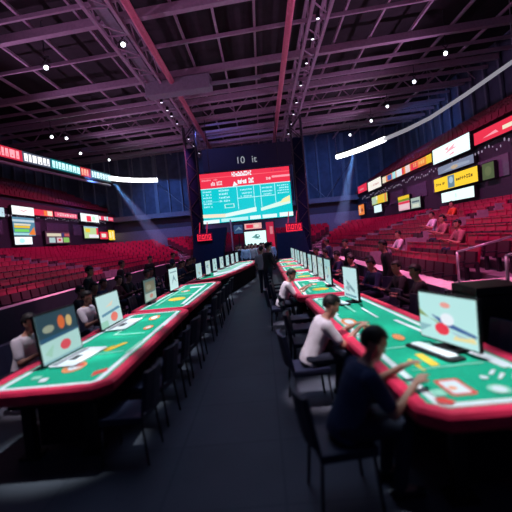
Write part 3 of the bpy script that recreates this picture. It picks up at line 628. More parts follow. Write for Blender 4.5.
# stage blocks
DRAPE = mat('navy_drape', (0.02, 0.034, 0.085), 0.9, spec=0.1)
def block(poly_b, poly_t, z1, label):
    m = MB(); n = 4; vs = [(x, y, 0) for x, y in poly_b] + [(x, y, z1) for x, y in poly_t]
    m.add(vs, [(3, 2, 1, 0), (4, 5, 6, 7)] + [(i, (i + 1) % 4, 4 + (i + 1) % 4, 4 + i) for i in range(4)], DRAPE)
    tag(m.build('stage_block', bevel=0.03), label, 'stage block')
block([(-5.0, 27.2), (-2.95, 27.2), (-2.95, 28.2), (-5.0, 28.2)], [(-4.6, 27.3), (-2.35, 27.3), (-2.35, 28.1), (-4.6, 28.1)], 3.0, 'dark draped stage block left of centre, under the red sign')
block([(0.92, 25.4), (3.1, 25.4), (3.1, 26.3), (0.92, 26.3)], [(0.92, 25.5), (2.7, 25.5), (2.7, 26.2), (0.92, 26.2)], 2.25, 'dark draped stage block right of centre, under the red sign')
def redsign(x, z, w, h, label, seed, yy=27.0):
    t = thing('neon_sign', label, 'sign', (x, yy, z)); r2 = random.Random(seed)
    m = MB(); m.box((0, 0.08, h / 2), (w, 0.12, h), BLACK); m.build('backing', t)
    m = MB(); R_ = (1.0, 0.03, 0.06)
    shp = [('r', 0.02, 0.05, 0.98, 0.16, R_), ('r', 0.0, 0.05, 0.05, 0.95, R_)]
    n = 4
    for k in range(n):
        a = 0.1 + 0.22 * k; shp += [('r', a, 0.25, a + 0.045, 0.85, R_), ('r', a + 0.12, 0.25, a + 0.165, 0.85, R_), ('r', a, 0.74, a + 0.165, 0.85, R_)]
        if k % 2: shp.append(('r', a, 0.25, a + 0.165, 0.38, R_))
    lit_face(m, lambda u, v, d: (-w / 2 + u, -d, v), w, h, (0.12, 0.0, 0.02), shp, 1.2); m.build('display', t, fix=False)
    for dx in (-w * 0.35, w * 0.15): m = MB(); m.tube([(dx, 0.1, h), (dx + 0.1, 0.1, h + 0.75)], 0.03, emi((0.9, 0.03, 0.1), 0.6), 6); m.build('neon_tube', t)
redsign(-3.85, 2.2, 1.0, 0.5, 'red lit sign on the left stage block', 1); redsign(2.12, 2.27, 1.05, 0.55, 'red lit sign on the right stage block', 2, 25.75)
t = thing('video_screen', 'small white screen with dark emblem at the end of the aisle', 'screen', (-0.45, 28.0, 1.6))
m = MB(); m.box((0, 0.08, 0.48), (1.6, 0.12, 1.04), BLACK); m.build('cabinet', t)
m = MB(); lit_face(m, lambda u, v, d: (-0.75 + u, -d, v), 1.5, 0.96, (0.72, 0.98, 0.95), [('e', 0.58, 0.62, 0.13, 0.16, (0.05, 0.2, 0.2)), ('p', [(0.3, 0.55), (0.55, 0.75), (0.5, 0.5)], (0.1, 0.3, 0.3)), ('e', 0.62, 0.66, 0.05, 0.07, (0.6, .9, .9)), ('r', 0.45, 0.4, 0.75, 0.46, (0.3, 0.55, 0.55))], 1.15); m.build('display', t, fix=False)
m = MB(); m.tube([(-0.6, 0.1, -1.6), (-0.6, 0.1, 0)], 0.04, DARKSTEEL, 8); m.build('stand_leg', t); m = MB(); m.tube([(0.6, 0.1, -1.6), (0.6, 0.1, 0)], 0.04, DARKSTEEL, 8); m.build('stand_leg', t)
t = thing('video_screen', 'small pink and red screen above the small white screen', 'screen', (-0.55, 28.0, 2.72))
m = MB(); m.box((0, 0.08, 0.2), (1.25, 0.1, 0.46), BLACK); m.build('cabinet', t)
m = MB(); lit_face(m, lambda u, v, d: (-0.6 + u, -d, v), 1.2, 0.4, (0.9, 0.45, 0.45), [('r', 0.1, 0.2, 0.5, 0.8, RED_L), ('e', 0.7, 0.5, 0.15, 0.3, (0.95, 0.7, 0.6))], 0.9); m.build('display', t, fix=False)
m = MB(); m.box((0, 0.1, -0.08), (0.1, 0.05, 0.12), DARKSTEEL); m.build('mount', t)
t = thing('video_screen', 'small dark blue screen left of the pink screen', 'screen', (-1.6, 28.0, 2.5))
m = MB(); m.box((0, 0.08, 0.3), (0.7, 0.1, 0.66), BLACK); m.tube([(0, 0.1, -2.5), (0, 0.1, 0)], 0.035, DARKSTEEL, 8); m.build('cabinet', t)
m = MB(); lit_face(m, lambda u, v, d: (-0.32 + u, -d, v), 0.64, 0.6, (0.03, 0.08, 0.2), [('p', [(0.1, 0.3), (0.6, 0.8), (0.9, 0.4), (0.5, 0.5)], (0.2, 0.35, 0.5))], 0.8); m.build('display', t, fix=False)
t = thing('tinted_pole', 'tall pole with pinkish light in its colour, left of the small screens', 'pole', (-2.08, 27.8, 0))
m = MB(); m.tube([(0, 0, 0), (0, 0, 3.5)], 0.05, mat('pinklit_pole', (0.7, 0.45, 0.55), 0.4), 8); m.build('shaft', t, True); m = MB(); m.tube([(0, 0, 0), (0, 0, 0.06)], 0.2, DARKSTEEL, 12); m.build('base', t)  # pink light falling on the pole is put into its colour
t = thing('banner', 'bright red vertical banner right of the small screens', 'banner', (0.58, 26.6, 0))
m = MB(); m.box((0, 0, 2.1), (0.5, 0.04, 1.9), emi((0.75, 0.02, 0.08), 0.6)); m.box((0.08, -0.03, 2.5), (0.2, 0.02, 0.5), emi((0.95, 0.3, 0.35), 0.7)); m.build('cloth', t); m = MB(); m.tube([(0.3, 0, 0), (0.3, 0, 3.1)], 0.03, DARKSTEEL, 8); m.tube([(-0.3, 0, 3.08), (0.32, 0, 3.08)], 0.02, DARKSTEEL, 8); m.box((0.3, 0, 0.02), (0.5, 0.4, 0.04), DARKSTEEL); m.build('pole', t)  # cloth is given a glow of its own to look brightly lit

# ================================================================== GAMING TABLES
def inset(poly, d):
    n = len(poly); out = []
    for i in range(n):
        p0 = Vector(poly[i - 1]); p1 = Vector(poly[i]); p2 = Vector(poly[(i + 1) % n])
        e1 = (p1 - p0).normalized(); e2 = (p2 - p1).normalized(); n1 = Vector((-e1.y, e1.x)); n2 = Vector((-e2.y, e2.x))
        b = (n1 + n2); b /= max(0.2, b.dot(n1)); out.append(p1 + b * d)
    return out
def ring(mb, A, B, za, zb, m):
    n = len(A)
    for i in range(n):
        j = (i + 1) % n; mb.poly([(A[i][0], A[i][1], za), (A[j][0], A[j][1], za), (B[j][0], B[j][1], zb), (B[i][0], B[i][1], zb)], m)
def rrect(cx, cy, w, h, rz, r=0.03, n=4):
    pts = []
    for k, (sx, sy) in enumerate(((1, 1), (-1, 1), (-1, -1), (1, -1))):
        for i in range(n + 1):
            a = PI / 2 * k + PI / 2 * i / n; pts.append((sx * (w / 2 - r) + r * math.cos(a), sy * (h / 2 - r) + r * math.sin(a)))
    c, s = math.cos(rz), math.sin(rz); return [(cx + x * c - y * s, cy + x * s + y * c) for x, y in pts]
def table(poly, label, marks, skirt=False, chamf=0.16):
    # poly counter-clockwise; chamfer the corners
    P = []
    n = len(poly)
    for i in range(n):
        p0 = Vector(poly[i - 1]); p1 = Vector(poly[i]); p2 = Vector(poly[(i + 1) % n])
        P += [p1 + (p0 - p1).normalized() * chamf, p1 + (p2 - p1).normalized() * chamf]
    P = [Vector(p) for p in P]
    c = sum(P, Vector((0, 0))) / len(P)
    t = thing('gaming_table', label, 'table', (c.x, c.y, 0), 0, 'red rimmed gaming tables'); Q = [p - c for p in P]
    rimm = MB(); O0 = inset(Q, 0.05); O1 = inset(Q, 0.0); O2 = inset(Q, 0.02); I1 = inset(Q, 0.10); I2 = inset(Q, 0.125)
    ring(rimm, O0, O1, 0.66, 0.70, RIM); ring(rimm, O1, O1, 0.70, 0.775, RIM); ring(rimm, O1, O2, 0.775, 0.805, RIM); ring(rimm, O2, I1, 0.805, 0.81, RIM); ring(rimm, I1, I2, 0.81, 0.788, RIM); ring(rimm, O0, I1, 0.66, 0.66, RIM)
    rimm.build('padded_rim', t, fix=True)
    fe = MB(); W1 = inset(Q, 0.16); W2 = inset(Q, 0.225)
    fe.prism([tuple(p) for p in inset(Q, 0.11)], 0.66, 0.788, FELT)
    ring(fe, W1, W2, 0.7895, 0.7895, WHITE)
    for i, (k, pts, m_) in enumerate(marks):
        fe.poly([(p[0] - c.x, p[1] - c.y, 0.790 + 0.0006 * i) for p in pts], m_)
    fe.build('felt_top', t, fix=False)
    under = MB(); b = inset(Q, 0.22 if not skirt else 0.06)
    if skirt:
        under.prism([tuple(p) for p in b], 0.0, 0.66, BLACKCLOTH); under.build('skirt', t)
    else:
        under.prism([tuple(p) for p in b], 0.56, 0.66, BLACK); under.build('apron', t)
        for p in inset(poly_v(poly, c), 0.36):
            m = MB(); m.box((p.x, p.y, 0.28), (0.1, 0.1, 0.56), BLACK); m.box((p.x, p.y, 0.015), (0.2, 0.2, 0.03), BLACK); m.build('leg', t)
        cc = inset(poly_v(poly, c), 0.42); m = MB(); m.prism([tuple(p) for p in cc], 0.08, 0.56, BLACKCLOTH); m.build('modesty_panel', t)
    return t
def poly_v(poly, c): return [Vector(p) - c for p in poly]
def ell(cx, cy, rx, ry, n=16): return [(cx + rx * math.cos(2 * PI * i / n), cy + ry * math.sin(2 * PI * i / n)) for i in range(n)]
# right, nearest
RT1 = [(0.95, 2.56), (2.26, 2.56), (1.86, 7.95), (0.72, 7.95)]
mk = [('redrect', rrect(1.37, 3.05, 0.20, 0.33, 0.05, 0.03), REDP), ('w', rrect(1.37, 3.05, 0.14, 0.25, 0.05, 0.02), WHITE), ('p', rrect(1.345, 3.03, 0.06, 0.07, 0.5), ORANGE),
      ('y', rrect(1.43, 3.72, 0.085, 0.38, 0.05, 0.03), YELLOW), ('y2', rrect(1.29, 3.6, 0.035, 0.33, 0.05, 0.012), YELLOW),
      ('l1', [(1.13, 4.13), (1.13, 4.16), (1.85, 4.25), (1.85, 4.22)], PALEGREEN), ('l2', [(1.2, 3.46), (1.2, 3.48), (1.85, 3.53), (1.85, 3.505)], PALEGREEN),
      ('back', [(1.66, 5.4), (1.72, 5.4), (1.99, 3.35), (1.92, 3.35)], WHITE),
      ('n', [(1.74, 3.12), (1.77, 3.12), (1.86, 3.22), (1.83, 3.24)], WHITE), ('n2', [(1.72, 3.22), (1.76, 3.22), (1.84, 3.32), (1.8, 3.32)], WHITE), ('n3', [(1.84, 3.1), (1.87, 3.1), (1.95, 3.2), (1.92, 3.22)], WHITE),
      ('chip', ell(1.64, 2.93, 0.08, 0.09), PALEGREEN), ('chip1', ell(1.64, 2.93, 0.05, 0.06), CREAM if False else WHITE), ('c2', ell(1.66, 3.17, 0.03, 0.04), WHITE),
      ('wr', rrect(1.2, 2.95, 0.1, 0.12, 0.0, 0.02), PALEGREEN), ('rc', [(1.13, 2.78), (1.2, 2.74), (1.25, 2.78), (1.2, 2.86), (1.13, 2.86)], REDP),
      ('e1', ell(1.09, 5.5, 0.10, 0.24), ORANGE), ('e1i', ell(1.09, 5.5, 0.06, 0.15), WHITE), ('e2', ell(1.26, 5.05, 0.08, 0.2), ORANGE), ('e3', ell(1.44, 4.53, 0.06, 0.14), ORANGE),
      ('w4', [(1.0, 6.0), (1.06, 6.0), (1.02, 6.6), (0.97, 6.6)], WHITE), ('w5', [(0.92, 6.8), (1.15, 6.8), (1.12, 7.5), (0.9, 7.5)], PALEGREEN), ('w6', [(1.3, 6.1), (1.34, 6.1), (1.3, 7.0), (1.26, 7.0)], PALEGREEN), ('w7', [(1.5, 5.6), (1.53, 5.6), (1.5, 6.4), (1.46, 6.4)], WHITE)]
table(RT1, 'nearest right gaming table with red rim and green felt top', mk)
def common(x0, x1, y0, y1, s=1):
    xm = (x0 + x1) / 2; L = y1 - y0; w = x1 - x0
    return [('e', ell(xm, y0 + L * 0.3, w * 0.16, L * 0.07), YELLOW), ('e', ell(xm - w * 0.05, y0 + L * 0.62, w * 0.1, L * 0.05), ORANGE), ('e', ell(xm - w * 0.05, y0 + L * 0.62, w * 0.05, L * 0.03), WHITE),
            ('l', [(x0 + 0.25, y0 + L * 0.46), (x1 - 0.25, y0 + L * 0.46), (x1 - 0.25, y0 + L * 0.48), (x0 + 0.25, y0 + L * 0.48)], PALEGREEN), ('l', [(x0 + w * 0.72, y0 + 0.4), (x0 + w * 0.78, y0 + 0.4), (x0 + w * 0.78, y1 - 0.4), (x0 + w * 0.72, y1 - 0.4)], WHITE),
            ('l', [(x0 + w * 0.25, y0 + 0.5), (x0 + w * 0.3, y0 + 0.5), (x0 + w * 0.3, y1 - 0.8), (x0 + w * 0.25, y1 - 0.8)], PALEGREEN), ('w', rrect(xm + w * 0.08, y0 + L * 0.8, w * 0.3, L * 0.08, 0.1, 0.03), WHITE)]
def rect4(x0, x1, y0, y1): return [(x0, y0), (x1, y0), (x1, y1), (x0, y1)]
RIGHT = [(0.61, 1.80, 8.12, 11.1, 'second right gaming table, beside the seated man in white'), (0.56, 1.75, 11.3, 13.8, 'third right gaming table from the camera'), (0.56, 1.75, 14.0, 16.4, 'fourth right gaming table from the camera'), (0.58, 1.72, 16.6, 19.0, 'fifth right gaming table from the camera'), (0.6, 1.72, 19.2, 21.6, 'farthest right gaming table, near the stage')]
for x0, x1, y0, y1, lb in RIGHT: table(rect4(x0, x1, y0, y1), lb, common(x0, x1, y0, y1), chamf=0.1)
LT1 = [(-2.98, 3.72), (-1.60, 3.72), (-1.57, 7.96), (-2.84, 7.96)]
mkL = [('o', ell(-2.28, 4.5, 0.12, 0.2), ORANGE), ('oi', ell(-2.27, 4.5, 0.075, 0.12), WHITE), ('oj', ell(-2.25, 4.56, 0.05, 0.06), REDP), ('t', [(-1.92, 4.1), (-1.8, 4.25), (-1.84, 4.36), (-1.95, 4.25)], REDP),
       ('y', rrect(-2.09, 5.3, 0.09, 0.42, -0.35, 0.03), YELLOW), ('y2', rrect(-2.2, 5.22, 0.035, 0.3, -0.35, 0.012), YELLOW), ('e', ell(-1.97, 6.4, 0.07, 0.16), ORANGE), ('ei', ell(-1.97, 6.4, 0.04, 0.09), WHITE), ('e2', ell(-2.1, 7.25, 0.09, 0.24), ORANGE), ('e2i', ell(-2.1, 7.25, 0.05, 0.14), WHITE),
       ('wr', rrect(-2.55, 4.2, 0.10, 0.12, 0.2, 0.02), PALEGREEN), ('wr2', rrect(-2.42, 4.1, 0.08, 0.14, 0.2, 0.02), WHITE), ('l', [(-2.4, 4.9), (-2.37, 4.88), (-1.9, 5.02), (-1.9, 5.05)], PALEGREEN), ('w', [(-1.84, 4.9), (-1.79, 4.9), (-1.77, 5.5), (-1.82, 5.5)], PALEGREEN), ('w2', [(-1.78, 6.4), (-1.7, 6.4), (-1.68, 7.3), (-1.76, 7.3)], WHITE), ('w3', [(-2.4, 6.0), (-2.36, 6.0), (-2.34, 7.6), (-2.38, 7.6)], PALEGREEN), ('l9', [(-2.4, 6.0), (-2.4, 6.04), (-1.9, 6.0), (-1.9, 5.96)], PALEGREEN)]
table(LT1, 'nearest left gaming table with red rim and green felt top', mkL)
LT2 = [(-2.86, 8.06), (-1.58, 8.06), (-1.42, 12.85), (-2.72, 12.85)]
table(LT2, 'second left gaming table, behind the nearest left one', common(-2.8, -1.55, 8.2, 12.7))
LT3 = [(-2.7, 13.2), (-1.62, 14.4), (-1.35, 15.6), (-1.0, 17.4), (-0.45, 21.2), (-0.5, 23.0), (-1.7, 23.0), (-2.45, 17.0)]
table(LT3, 'curved far left gaming table with black skirt', [('b', [(-1.95, 15.0), (-1.45, 16.2), (-1.2, 17.6), (-0.68, 21.6), (-1.5, 21.6), (-2.2, 17.0)], WHITE), ('w', [(-2.0, 15.9), (-1.4, 17.6), (-0.95, 21.3), (-1.4, 21.3), (-2.0, 17.4)], PALEGREEN), ('w', [(-1.6, 16.4), (-1.45, 16.4), (-0.95, 21.0), (-1.1, 21.0)], WHITE)], skirt=True, chamf=0.1)

# ================================================================== SCREENS ON THE TABLES
def monitor(x0, y0, x1, y1, ztop, base, shapes, label, zb=0.86, kb=None, st=0.85):
    """foot-line from left edge to right edge as seen from the aisle"""
    a = Vector((x0, y0, 0)); b = Vector((x1, y1, 0)); w = (b - a).length; u = (b - a).normalized(); nrm = u.cross(Vector((0, 0, 1)))   # faces the viewer
    mid = (a + b) / 2; t = thing('monitor', label, 'monitor', (mid.x, mid.y, 0.789), 0, 'monitors on the gaming tables')
    h = ztop - zb
    def P(uu, vv, d): return u * (uu - w / 2) + nrm * d + Vector((0, 0, zb - 0.789 + vv))
    m = MB(); rz = math.atan2(u.y, u.x); m.box(P(w / 2, h / 2, -0.02), (w + 0.03, 0.035, h + 0.03), BLACK, rz=rz); m.build('bezel', t, bevel=0.006)
    m = MB(); lit_face(m, lambda uu, vv, d: P(uu, vv, d + 0.001), w, h, base, shapes, st); m.build('display', t, fix=False)
    m = MB(); m.box(P(w / 2, 0.02, -0.05), (0.07, 0.03, 0.16), BLACK, rz=rz); m.build('neck', t)
    m = MB(); q = P(w / 2, 0, -0.04); m.box((q.x, q.y, 0.012), (w * 0.42, 0.2, 0.018), BLACK, rz=rz); m.build('foot', t, bevel=0.005)
    if kb:
        k = P(w * 0.5, 0, kb); t2 = thing('keyboard', kb_label(label), 'keyboard', (t.location.x + k.x, t.location.y + k.y, 0.7905), rz)
        m = MB(); m.prism(rrect(0, 0, w * 0.86, 0.19, 0, 0.04), 0.0, 0.02, BLACK); m.build('tray', t2)
        m = MB(); m.prism(rrect(-0.02, 0.01, w * 0.74, 0.12, 0, 0.035), 0.02, 0.03, WHITE); m.build('key_panel', t2, None)
    return t
def kb_label(l): return 'white keyboard on black tray before the ' + ('largest monitor, nearest right table' if l.startswith('largest') else 'tall pale monitor, far end of nearest right table')
A1 = [('p', [(0, 0.62), (0, 0.5), (0.35, 0.42), (0.5, 0.3), (0.2, 0.45)], (0.25, 0.4, 0.15)), ('p', [(0.22, 0.55), (0.4, 0.5), (0.6, 0.42), (0.98, 0.3), (0.98, 0.24), (0.7, 0.3), (0.45, 0.36)], (0.03, 0.1, 0.32)), ('e', 0.52, 0.5, 0.12, 0.13, (0.85, 0.92, 1.0)), ('e', 0.42, 0.27, 0.13, 0.13, RED_L), ('p', [(0.6, 0.1), (0.98, 0.14), (0.95, 0.24), (0.65, 0.2)], (0.85, 0.75, 0.35)), ('e', 0.5, 0.8, 0.09, 0.06, (0.85, 0.35, 0.3)), ('p', [(0.0, 0.1), (0.25, 0.3), (0.1, 0.3), (0.0, 0.3)], (0.25, 0.5, 0.55)), ('p', [(0.55, 0.28), (0.9, 0.22), (0.7, 0.18)], (0.4, 0.6, 0.7))]
monitor(1.63, 4.33, 1.85, 3.58, 1.33, (0.50, 0.84, 0.83), A1, 'largest monitor on nearest right table, with red and navy picture', kb=0.17, st=0.95)
A2 = [('p', [(0.2, 0.6), (0.8, 0.3), (0.8, 0.2), (0.3, 0.4)], (0.1, 0.3, 0.35)), ('p', [(0.1, 0.3), (0.5, 0.5), (0.4, 0.2)], (0.25, 0.45, 0.5)), ('r', 0.1, 0.05, 0.9, 0.12, (0.1, 0.3, 0.4))]
monitor(1.42, 7.35, 1.52, 6.72, 1.40, (0.55, 0.82, 0.85), A2, 'pale tall monitor at far end of nearest right table', kb=0.2, st=0.9)
def A4(seed):
    r4 = random.Random(seed); o = []
    for k in range(5): cx, cy = r4.uniform(0.2, 0.8), r4.uniform(0.2, 0.8); o.append(('p', [(cx - r4.uniform(.05, .2), cy), (cx, cy + r4.uniform(.05, .15)), (cx + r4.uniform(.05, .2), cy + r4.uniform(-.1, .1)), (cx, cy - r4.uniform(.03, .12))], r4.choice([(0.1, 0.25, 0.3), (0.2, 0.4, 0.4), (0.6, 0.75, 0.5), (0.3, 0.25, 0.2), (0.05, 0.15, 0.3)])))
    return o
A3 = [('p', [(0.2, 0.2), (0.5, 0.7), (0.8, 0.3), (0.5, 0.5)], (0.15, 0.35, 0.4)), ('r', 0.1, 0.8, 0.9, 0.86, (0.2, 0.4, 0.45))]
for i, (x, y, hh, lb) in enumerate(((1.45, 9.35, 1.42, 'nearer pale monitor on second right table'), (1.47, 10.65, 1.40, 'farther pale monitor on second right table'), (1.48, 11.9, 1.4, 'nearer monitor on third right table'), (1.48, 13.1, 1.38, 'farther monitor on third right table'), (1.48, 14.6, 1.38, 'nearer monitor on fourth right table'), (1.48, 15.8, 1.38, 'farther monitor on fourth right table'), (1.48, 17.2, 1.38, 'nearer monitor on fifth right table'), (1.48, 18.4, 1.38, 'farther monitor on fifth right table'), (1.48, 19.9, 1.38, 'nearer monitor on farthest right table'), (1.48, 21.0, 1.38, 'farther monitor on farthest right table'))):
    monitor(x - 0.01, y + 0.34, x + 0.015, y - 0.34, hh, (0.42 + 0.08 * (i % 3), 0.74, 0.76), A4(i), lb, st=0.75)
# left: laptops in front, monitors further on
def laptop(x0, y0, x1, y1, ztop, shapes, base, label, pad=True, st=0.75):
    a = Vector((x0, y0, 0)); b = Vector((x1, y1, 0)); w = (b - a).length; u = (b - a).normalized(); nrm = u.cross(Vector((0, 0, 1))); mid = (a + b) / 2
    t = thing('laptop', label, 'laptop', (mid.x, mid.y, 0.7905), 0, 'laptops on the nearest left table'); rz = math.atan2(u.y, u.x); h = ztop - 0.83
    def P(uu, vv, d): return u * (uu - w / 2) + nrm * (d - 0.06 * vv / h) + Vector((0, 0, 0.035 + vv))
    m = MB(); q = [P(-0.02, -0.015, -0.002), P(w + 0.02, -0.015, -0.002), P(w + 0.02, h + 0.02, -0.002), P(-0.02, h + 0.02, -0.002)]; bk = [p - nrm * 0.025 for p in q]
    m.add(q + bk, [(0, 1, 2, 3), (7, 6, 5, 4)] + [(i, 4 + i, 4 + (i + 1) % 4, (i + 1) % 4) for i in range(4)], BLACK); lid = m.build('lid', t)
    m = MB(); lit_face(m, lambda uu, vv, d: P(uu, vv, d + 0.001), w, h, base, shapes, st); m.build('display', lid, fix=False)
    k = nrm * 0.20; bs = MB(); bs.prism([(p[0] + k.x, p[1] + k.y) for p in rrect(0, 0, w * 1.02, 0.34, rz, 0.05)], 0.0, 0.022, WHITE); bs.build('base', t)
    k2 = nrm * 0.19 - u * w * 0.08; m = MB(); m.prism([(p[0] + k2.x, p[1] + k2.y) for p in rrect(0, 0, w * 0.26, 0.09, rz, 0.02)], 0.022, 0.025, BLACK); m.build('touchpad', t)
    k3 = nrm * 0.09; m = MB(); m.prism([(p[0] + k3.x, p[1] + k3.y) for p in rrect(0, 0, w * 0.9, 0.07, rz, 0.01)], 0.022, 0.026, GREYMETAL); m.build('keyboard', t)
    return t
LA = [('r', 0, 0.5, 1, 1, (0.015, 0.06, 0.09)), ('e', 0.25, 0.68, 0.14, 0.08, (0.35, 0.4, 0.3)), ('e', 0.58, 0.74, 0.09, 0.15, (0.75, 0.15, 0.03)), ('e', 0.78, 0.72, 0.08, 0.13, (0.7, 0.5, 0.2)), ('p', [(0, 0.42), (1, 0.47), (1, 0.52), (0, 0.52)], (0.02, 0.1, 0.2)), ('e', 0.58, 0.24, 0.14, 0.11, (0.85, 0.08, 0.12)), ('r', 0.0, 0.0, 1, 0.05, (0.3, 0.6, 0.65)), ('p', [(0.05, 0.2), (0.3, 0.35), (0.2, 0.1)], (0.4, 0.75, 0.6))]
laptop(-2.64, 4.52, -2.56, 5.32, 1.40, LA, (0.5, 0.82, 0.78), 'nearest laptop on left table, dark upper half and red spot')
LB = [('p', [(0.1, 0.42), (0.9, 0.5), (1, 0.42), (0.1, 0.34)], (0.1, 0.3, 0.45)), ('e', 0.62, 0.22, 0.17, 0.15, (0.9, 0.2, 0.15)), ('p', [(0.3, 0.6), (0.7, 0.75), (0.6, 0.6)], (0.85, 0.75, 0.6)), ('r', 0, 0, 0.3, 0.2, (0.3, 0.65, 0.5))]
laptop(-2.70, 6.35, -2.68, 7.25, 1.36, LB, (0.55, 0.82, 0.82), 'second laptop on nearest left table, pale with orange spot', st=0.85)
LC_ = [('r', 0.1, 0.45, 0.9, 0.9, (0.25, 0.22, 0.14)), ('e', 0.4, 0.65, 0.2, 0.12, (0.4, 0.4, 0.3)), ('r', 0.05, 0.05, 0.95, 0.38, (0.6, 0.7, 0.65)), ('e', 0.55, 0.22, 0.14, 0.1, (0.8, 0.2, 0.15))]
monitor(-2.70, 8.75, -2.66, 9.55, 1.36, (0.10, 0.2, 0.2), LC_, 'dim brown monitor at near end of second left table', st=0.6)
monitor(-2.60, 10.75, -2.54, 11.5, 1.44, (0.6, 0.85, 0.85), A3, 'bright white monitor at far end of second left table', st=0.9)
for i, (x, y, lb) in enumerate(((-2.35, 14.2, 'nearest monitor on curved black skirted table'), (-2.2, 15.5, 'second monitor along curved black skirted table'), (-2.1, 16.9, 'third monitor along curved black skirted table'), (-1.95, 18.3, 'fourth monitor along curved black skirted table'), (-1.8, 19.7, 'fifth monitor along curved black skirted table'), (-1.65, 21.0, 'sixth monitor along curved black skirted table'), (-1.5, 22.3, 'farthest monitor on curved black skirted table'))):
    monitor(x - 0.045, y - 0.32, x + 0.045, y + 0.32, 1.36, (0.5 + 0.06 * (i % 2), 0.78, 0.8), A4(20 + i), lb, st=0.75)

# ================================================================== CHAIRS
def make_chair(label):
    t = thing('chair', label, 'chair')   # faces +x
    m = MB(); m.box((0, 0, 0.44), (0.44, 0.46, 0.07), NAVYPAD); m.build('seat', t, bevel=0.02)
    m = MB(); pts = [(-0.21, -0.22), (-0.245, -0.08), (-0.245, 0.08), (-0.21, 0.22)]
    for (a, b) in zip(pts, pts[1:]):
        m.add([(a[0], a[1], 0.52), (b[0], b[1], 0.52), (b[0] - 0.06, b[1], 0.9), (a[0] - 0.06, a[1], 0.9), (a[0] - 0.045, a[1], 0.52), (b[0] - 0.045, b[1], 0.52), (b[0] - 0.105, b[1], 0.9), (a[0] - 0.105, a[1], 0.9)], [(0, 1, 2, 3), (7, 6, 5, 4), (3, 2, 6, 7), (0, 4, 5, 1), (0, 3, 7, 4), (1, 5, 6, 2)], NAVYPAD)
    m.build('backrest', t)
    for sx, sy in ((0.19, 0.2), (0.19, -0.2), (-0.2, 0.2), (-0.2, -0.2)):
        m = MB(); top = Vector((sx, sy, 0.42)); m.tube([top, (sx * 1.18, sy * 1.1, 0)], 0.014, DARKSTEEL, 8); m.build('leg', t, True)
    for sy in (0.2, -0.2): m = MB(); m.tube([(-0.2, sy, 0.42), (-0.235, sy, 0.6)], 0.013, DARKSTEEL, 8); m.build('back_support', t, True)
    return t
chair0 = None
def chair(x, y, rz, label, group):
    global chair0
    if chair0 is None: chair0 = make_chair(label); o = chair0; o.location = (x, y, 0); o.rotation_euler = (0, 0, rz); o['group'] = group
    else: o = dup(chair0, (x, y, 0), rz, label, group)
    return o
for k, y in enumerate((3.95, 4.75, 5.55, 6.35, 7.15, 8.5, 9.3, 10.1, 10.9, 11.7, 12.5)):
    chair(-1.50 + 0.016 * (y - 4), y, PI + random.uniform(-0.15, 0.15), 'dark chair in aisle row of left tables, %s from the near end' % ordw(k + 1), 'dark chairs along the left tables')
for k, y in enumerate((6.0, 6.9, 7.7)): chair(0.55, y, random.uniform(-0.15, 0.15), 'empty dark chair at nearest right table, %s beyond the two seated men' % ordw(k + 1), 'dark chairs along the right tables')
for k, y in enumerate((10.0, 10.8, 11.8, 12.7, 13.5)): chair(0.42, y, random.uniform(-0.15, 0.15), 'empty dark chair, %s beyond the far man in white' % ordw(k + 1), 'dark chairs along the right tables')
for k, (x, y) in enumerate(((2.30, 4.4), (2.22, 5.7), (2.15, 6.5), (2.08, 7.3))): chair(x, y, PI + 0.1, 'dark chair behind nearest right table, %s from the right photo edge' % ordw(k + 1), 'dark chairs behind the right tables')
for k, (x, y) in enumerate(((-3.25, 6.5), (-3.1, 8.7), (-3.05, 9.7), (-3.0, 10.7))): chair(x, y, -0.1, 'dark chair behind left tables, %s beyond the near seated man' % ordw(k + 1), 'dark chairs behind the left tables')

# ================================================================== PEOPLE
def finish(mb, name, voxel, smooth_it=6):
    me = mb.mesh(name); ob = bpy.data.objects.new('tmp', me); COL.objects.link(ob)
    r = ob.modifiers.new('r', 'REMESH'); r.mode = 'VOXEL'; r.voxel_size = voxel; r.use_smooth_shade = True
    s = ob.modifiers.new('s', 'SMOOTH'); s.iterations = smooth_it; s.factor = 0.5
    dg = bpy.context.evaluated_depsgraph_get(); out = bpy.data.meshes.new_from_object(ob.evaluated_get(dg)); out.name = name
    bpy.data.objects.remove(ob)
    out.materials.clear(); out.materials.append(mb.mats[0])
    for p in out.polygons: p.use_smooth = True; p.material_index = 0
    return out
def link(name, me, parent): o = bpy.data.objects.new(name, me); COL.objects.link(o); o.parent = parent; return o
def hand(mb, wrist, direction, palm_n, side, m, curl=0.4, s=1.0):
    d = Vector(direction).normalized(); n = Vector(palm_n); n = (n - d * n.dot(d)).normalized(); lat = d.cross(n) * side   # thumb side = +lat
    w = Vector(wrist)
    for k in range(4):
        o = (k - 1.5) * 0.019 * s
        mb.capsule(w + d * 0.02 * s + lat * -o * 0.7, w + d * 0.085 * s - lat * o, 0.014 * s, 0.012 * s, m, 8, 3)
        L = (0.036, 0.041, 0.038, 0.03)[k] * s; a = w + d * 0.088 * s - lat * o; c1 = curl * (0.8 + 0.12 * k)
        b = a + (d * math.cos(c1) + n * math.sin(c1)) * L; c = b + (d * math.cos(2 * c1) + n * math.sin(2 * c1)) * L * 0.85
        mb.capsule(a, b, 0.0095 * s, 0.0088 * s, m, 8, 3); mb.capsule(b, c, 0.0088 * s, 0.0072 * s, m, 8, 3)
    a = w + d * 0.025 * s + lat * 0.028 * s; b = a + (d * 0.7 + lat * 0.6 + n * 0.3).normalized() * 0.042 * s; c = b + (d * 0.95 + lat * 0.15 + n * 0.3).normalized() * 0.03 * s
    mb.capsule(a, b, 0.014 * s, 0.011 * s, m, 8, 3); mb.capsule(b, c, 0.011 * s, 0.0085 * s, m, 8, 3)
